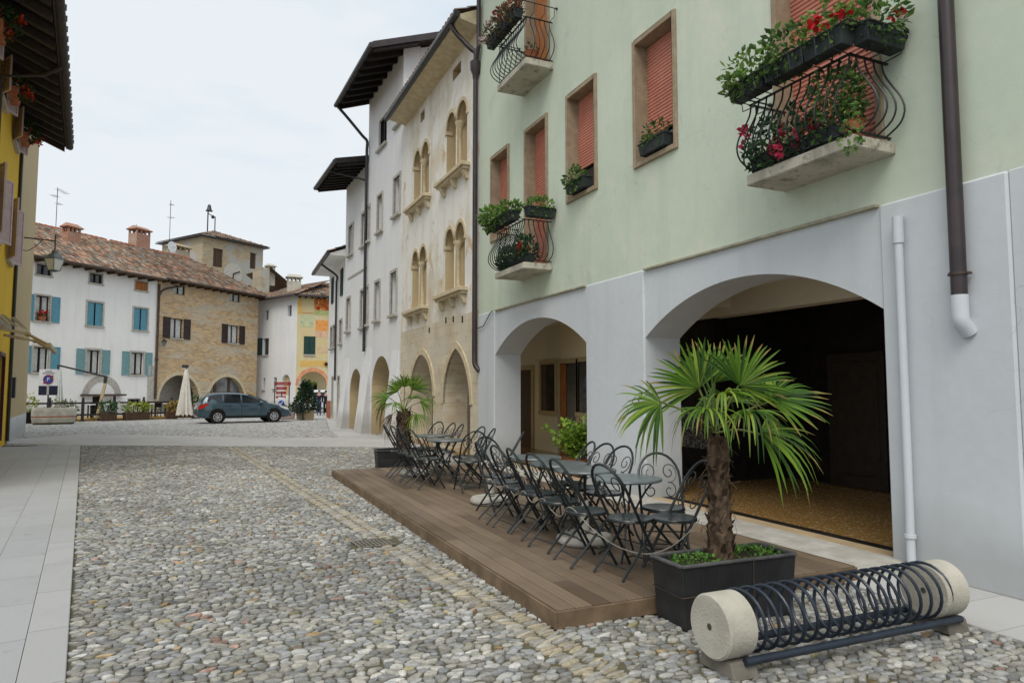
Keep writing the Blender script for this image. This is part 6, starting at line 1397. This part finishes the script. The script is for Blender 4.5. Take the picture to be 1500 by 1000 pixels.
# fern in the small arch
t=thing('potted_fern','bright green leafy plant in a pot inside the small arch','plant',(6.35,11.15,.085))
mb=MB(); mb.lathe([(.15,0),(.2,.3),(.22,.31),(.18,.3)],16); part(mb,'pot',M['terracotta'],t)
mb=MB(); rg2=random.Random(8)
for k in range(26):
    a=rg2.uniform(0,6.28); e=rg2.uniform(.2,1.0); L=rg2.uniform(.45,.78); o=Vector((math.cos(a)*e*.55,math.sin(a)*e*.55,1)).normalized(); P=[Vector((0,0,.28))+o*L*u+Vector((math.cos(a),math.sin(a),0))*.22*u*u*e-Vector((0,0,.10*u*u*e)) for u in (0,.25,.5,.75,1)]
    mb.col=(.12,.18,.03); mb.tube(P,.004,4)
    for p in P[1:]: leaves(mb,p,(.09,.09,.07),16,.075,[(.26,.42,.05),(.34,.50,.07),(.18,.32,.05)],rg2)
part(mb,'foliage',M['leaf'],t)
# ------------------------------------------------------------------ BIKE RACK
t=thing('bicycle_rack','spiral bicycle rack of dark blue tube between two concrete drums','bicycle rack',(2.735,3.27,0),math.atan2(-.03,2.1))
M['rack_blue']=simple('slate_blue_enamel',(.022,.032,.050,1),(.014,.02,.032,1),8,.38,.06,60,spec=.5)
M['wood_dark_grey']=simple('dark_stone_block',(.20,.18,.15,1),(.12,.11,.09,1),6,.9,.3,30)
zc,rad=.27,.186
for x0,x1 in ((0,.205),(1.84,2.06)):
    mb=MB(); mb.lathe([(.03,0),(.035,-.0),(rad-.012,0),(rad,.012),(rad,x1-x0-.012),(rad-.012,x1-x0),(0,x1-x0)],48,x0,0,zc,'x'); d=part(mb,'concrete_drum',M['concrete'],t)
    mb=MB(); mb.lathe([(0,-.002),(.020,-.002)],16,x0,0,zc,'x'); part(mb,'drum_plug',M['wood_dark_grey'],d)
    mb=MB(); mb.hexa([(x0+.04,-.16,.0),(x1+.02,-.16,.0),(x1+.02,.16,.0),(x0+.04,.16,.0),(x0+.04,-.13,.10),(x1+.02,-.13,.10),(x1+.02,.13,.10),(x0+.04,.13,.10)]); part(mb,'foot_block',M['wood_dark_grey'],t,.01)
mb=MB(); turns=17; N=turns*26; xa,xb=.215,1.93
mb.tube([(xa+(xb-xa)*k/N,(.178)*math.cos(2*PI*turns*k/N+.4),zc+.008+.178*math.sin(2*PI*turns*k/N+.4)) for k in range(N+1)],.0108,8); part(mb,'spiral',M['rack_blue'],t)
for yy in (-.145,.145): mb=MB(); mb.tube([(.13,yy,.10),(2.0,yy,.10)],.024,10); part(mb,'ground_rail',M['rack_blue'],t)
# ------------------------------------------------------------------ BALCONY AND SILL PLANTERS
def house_pt(xl,yl,z): return (5.9+yl,YG-xl,z)
SH_={'fresh':[(.16,.29,.06),(.21,.35,.07),(.10,.20,.05)],'deep':[(.045,.11,.04),(.07,.15,.045),(.03,.07,.03)],'mixed':[(.09,.19,.045),(.15,.26,.06),(.06,.12,.04)],'dry':[(.16,.15,.06),(.10,.10,.05),(.2,.13,.07)]}
def trough(label,xl,yl,z,L,along_y=False,sp='fresh',r=(.3,.16,.18),n=200,size=.06,fl=None,fln=6,fr=None,mat='box_plastic',dy=0,dz=.26,group='plant troughs on the balconies'):
    t=thing('flower_trough',label,'planter',house_pt(xl,yl,z),(-PI/2 if not along_y else 0),group)
    mb=MB(); h=.165; mb.hexa([(-L/2+.02,-.075,0),(L/2-.02,-.075,0),(L/2-.02,.075,0),(-L/2+.02,.075,0),(-L/2,-.095,h),(L/2,-.095,h),(L/2,.095,h),(-L/2,.095,h)])
    mb.box(-L/2-.01,L/2+.01,-.107,.107,h-.002,h+.018); part(mb,'box',M[mat],t,.004)
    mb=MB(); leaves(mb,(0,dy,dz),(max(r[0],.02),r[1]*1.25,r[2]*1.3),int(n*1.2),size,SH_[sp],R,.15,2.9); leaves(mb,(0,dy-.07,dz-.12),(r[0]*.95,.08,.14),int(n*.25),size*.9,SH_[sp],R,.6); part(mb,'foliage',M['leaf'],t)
    if fl: mb=MB(); q=fr or (r[0]*.8,r[1]*.9,r[2]*.9); blossoms(mb,(0,dy-.05,dz+.05),q,fln,.075,fl); part(mb,'blossom',M['flower'],t)
    return t
RED,PINK,PALE=(.55,.012,.018),(.62,.05,.12),(.6,.45,.45)
xa,xb=gx(5.64),gx(4.28)
trough('left trough of the near balcony with pale green climbing foliage',xa+.18,-.63,4.80,.50,sp='fresh',r=(.34,.18,.17),n=230,size=.062,dy=-.03,dz=.25)
trough('middle trough of the near balcony with upright glossy leaves',xa+.70,-.63,4.80,.50,sp='mixed',r=(.30,.17,.20),n=220,size=.06,dz=.27)
trough('right front trough of the near balcony topped by scarlet geraniums',xa+1.18,-.63,4.80,.46,sp='fresh',r=(.29,.16,.17),n=200,size=.05,fl=RED,fln=5,fr=(.24,.14,.10))
trough('side trough of the near balcony with dense leafy plants',xb+.10,-.30,4.80,.52,True,'mixed',(.28,.16,.20),240,.055,fl=RED,fln=1)
trough('floor trough of the near balcony with trailing dark leaves and pink geraniums',xa+.40,-.43,4.0,.75,sp='deep',r=(.48,.18,.24),n=420,size=.055,fl=PINK,fln=12,fr=(.46,.22,.24),dy=-.03,dz=.25)
t=trough('floor trough of the near balcony with tall light green stems, right half',xa+1.02,-.40,4.0,.50,sp='mixed',r=(.30,.17,.34),n=420,size=.05,dz=.40)
t=thing('flower_pot','terracotta pot with trailing vine on the right corner of the near balcony','flower pot',house_pt(xb-.12,-.42,3.99),0)
mb=MB(); mb.lathe([(.07,.0),(.10,.16),(.115,.17),(.09,.16)],14); part(mb,'pot',M['terracotta'],t)
mb=MB(); leaves(mb,(0,0,.42),(.14,.14,.30),240,.05,SH_['mixed']); leaves(mb,(-.13,-.08,.02),(.05,.12,.22),90,.045,SH_['fresh'],R,.6); part(mb,'foliage',M['leaf'],t)
xa,xb=gx(12.66),gx(11.28)
trough('left trough of the far lower balcony with bright yellow green bush',xa+.22,-.67,4.84,.55,sp='fresh',r=(.40,.20,.15),n=240,size=.085,dy=-.05,dz=.24)
trough('right front trough of the far lower balcony with bushy leaves',xa+.85,-.67,4.84,.60,sp='fresh',r=(.34,.17,.13),n=170,size=.08,dz=.24)
trough('side trough of the far lower balcony with sparse leaves',xb+.10,-.32,4.84,.56,True,'fresh',(.30,.12,.11),110,.07,dz=.24)
trough('floor trough of the far lower balcony with dark leaves and one red geranium, left half',xa+.45,-.44,4.02,.80,sp='deep',r=(.48,.18,.20),n=300,size=.075,dz=.24)
trough('floor trough of the far lower balcony, right half with coral geranium',xa+1.05,-.42,4.02,.50,sp='deep',r=(.32,.16,.20),n=200,size=.07,fl=(.6,.06,.04),fln=3,fr=(.08,.12,.06),dz=.30)
xa,xb=gx(12.56),gx(11.20)
trough('left trough of the uppermost balcony with withered pale flowers',xa+.05,-.67,8.71,.50,sp='dry',r=(.34,.18,.18),n=200,size=.06,fl=PALE,fln=8)
trough('middle trough of the uppermost balcony with brownish plants',xa+.55,-.67,8.71,.45,sp='dry',r=(.28,.16,.2),n=180,size=.06,fl=(.3,.06,.05),fln=5)
trough('right front trough of the uppermost balcony with reddish plants',xa+1.0,-.67,8.71,.45,sp='dry',r=(.26,.16,.2),n=180,size=.06,fl=(.45,.1,.08),fln=6)
t=thing('flower_pot','terracotta pot on the floor of the uppermost balcony','flower pot',house_pt(xb-.25,-.35,7.88),0); mb=MB(); mb.lathe([(.09,.0),(.13,.22),(.15,.24),(.12,.22)],14); part(mb,'pot',M['terracotta'],t); mb=MB(); leaves(mb,(0,0,.32),(.12,.12,.12),40,.06,SH_['dry']); part(mb,'foliage',M['leaf'],t)
trough('window sill trough under the third salmon shutter with trailing leaves',(wins[2][0]+wins[2][1])/2,-.07,5.10,.62,sp='mixed',r=(.30,.12,.13),n=130,size=.065,dy=-.05,dz=.22,group='plant troughs on the window sills')
trough('window sill trough under the nearest large salmon shutter',(wins[3][0]+wins[3][1])/2+.05,-.03,5.10,.62,sp='mixed',r=(.27,.10,.14),n=120,size=.055,dz=.26,group='plant troughs on the window sills')
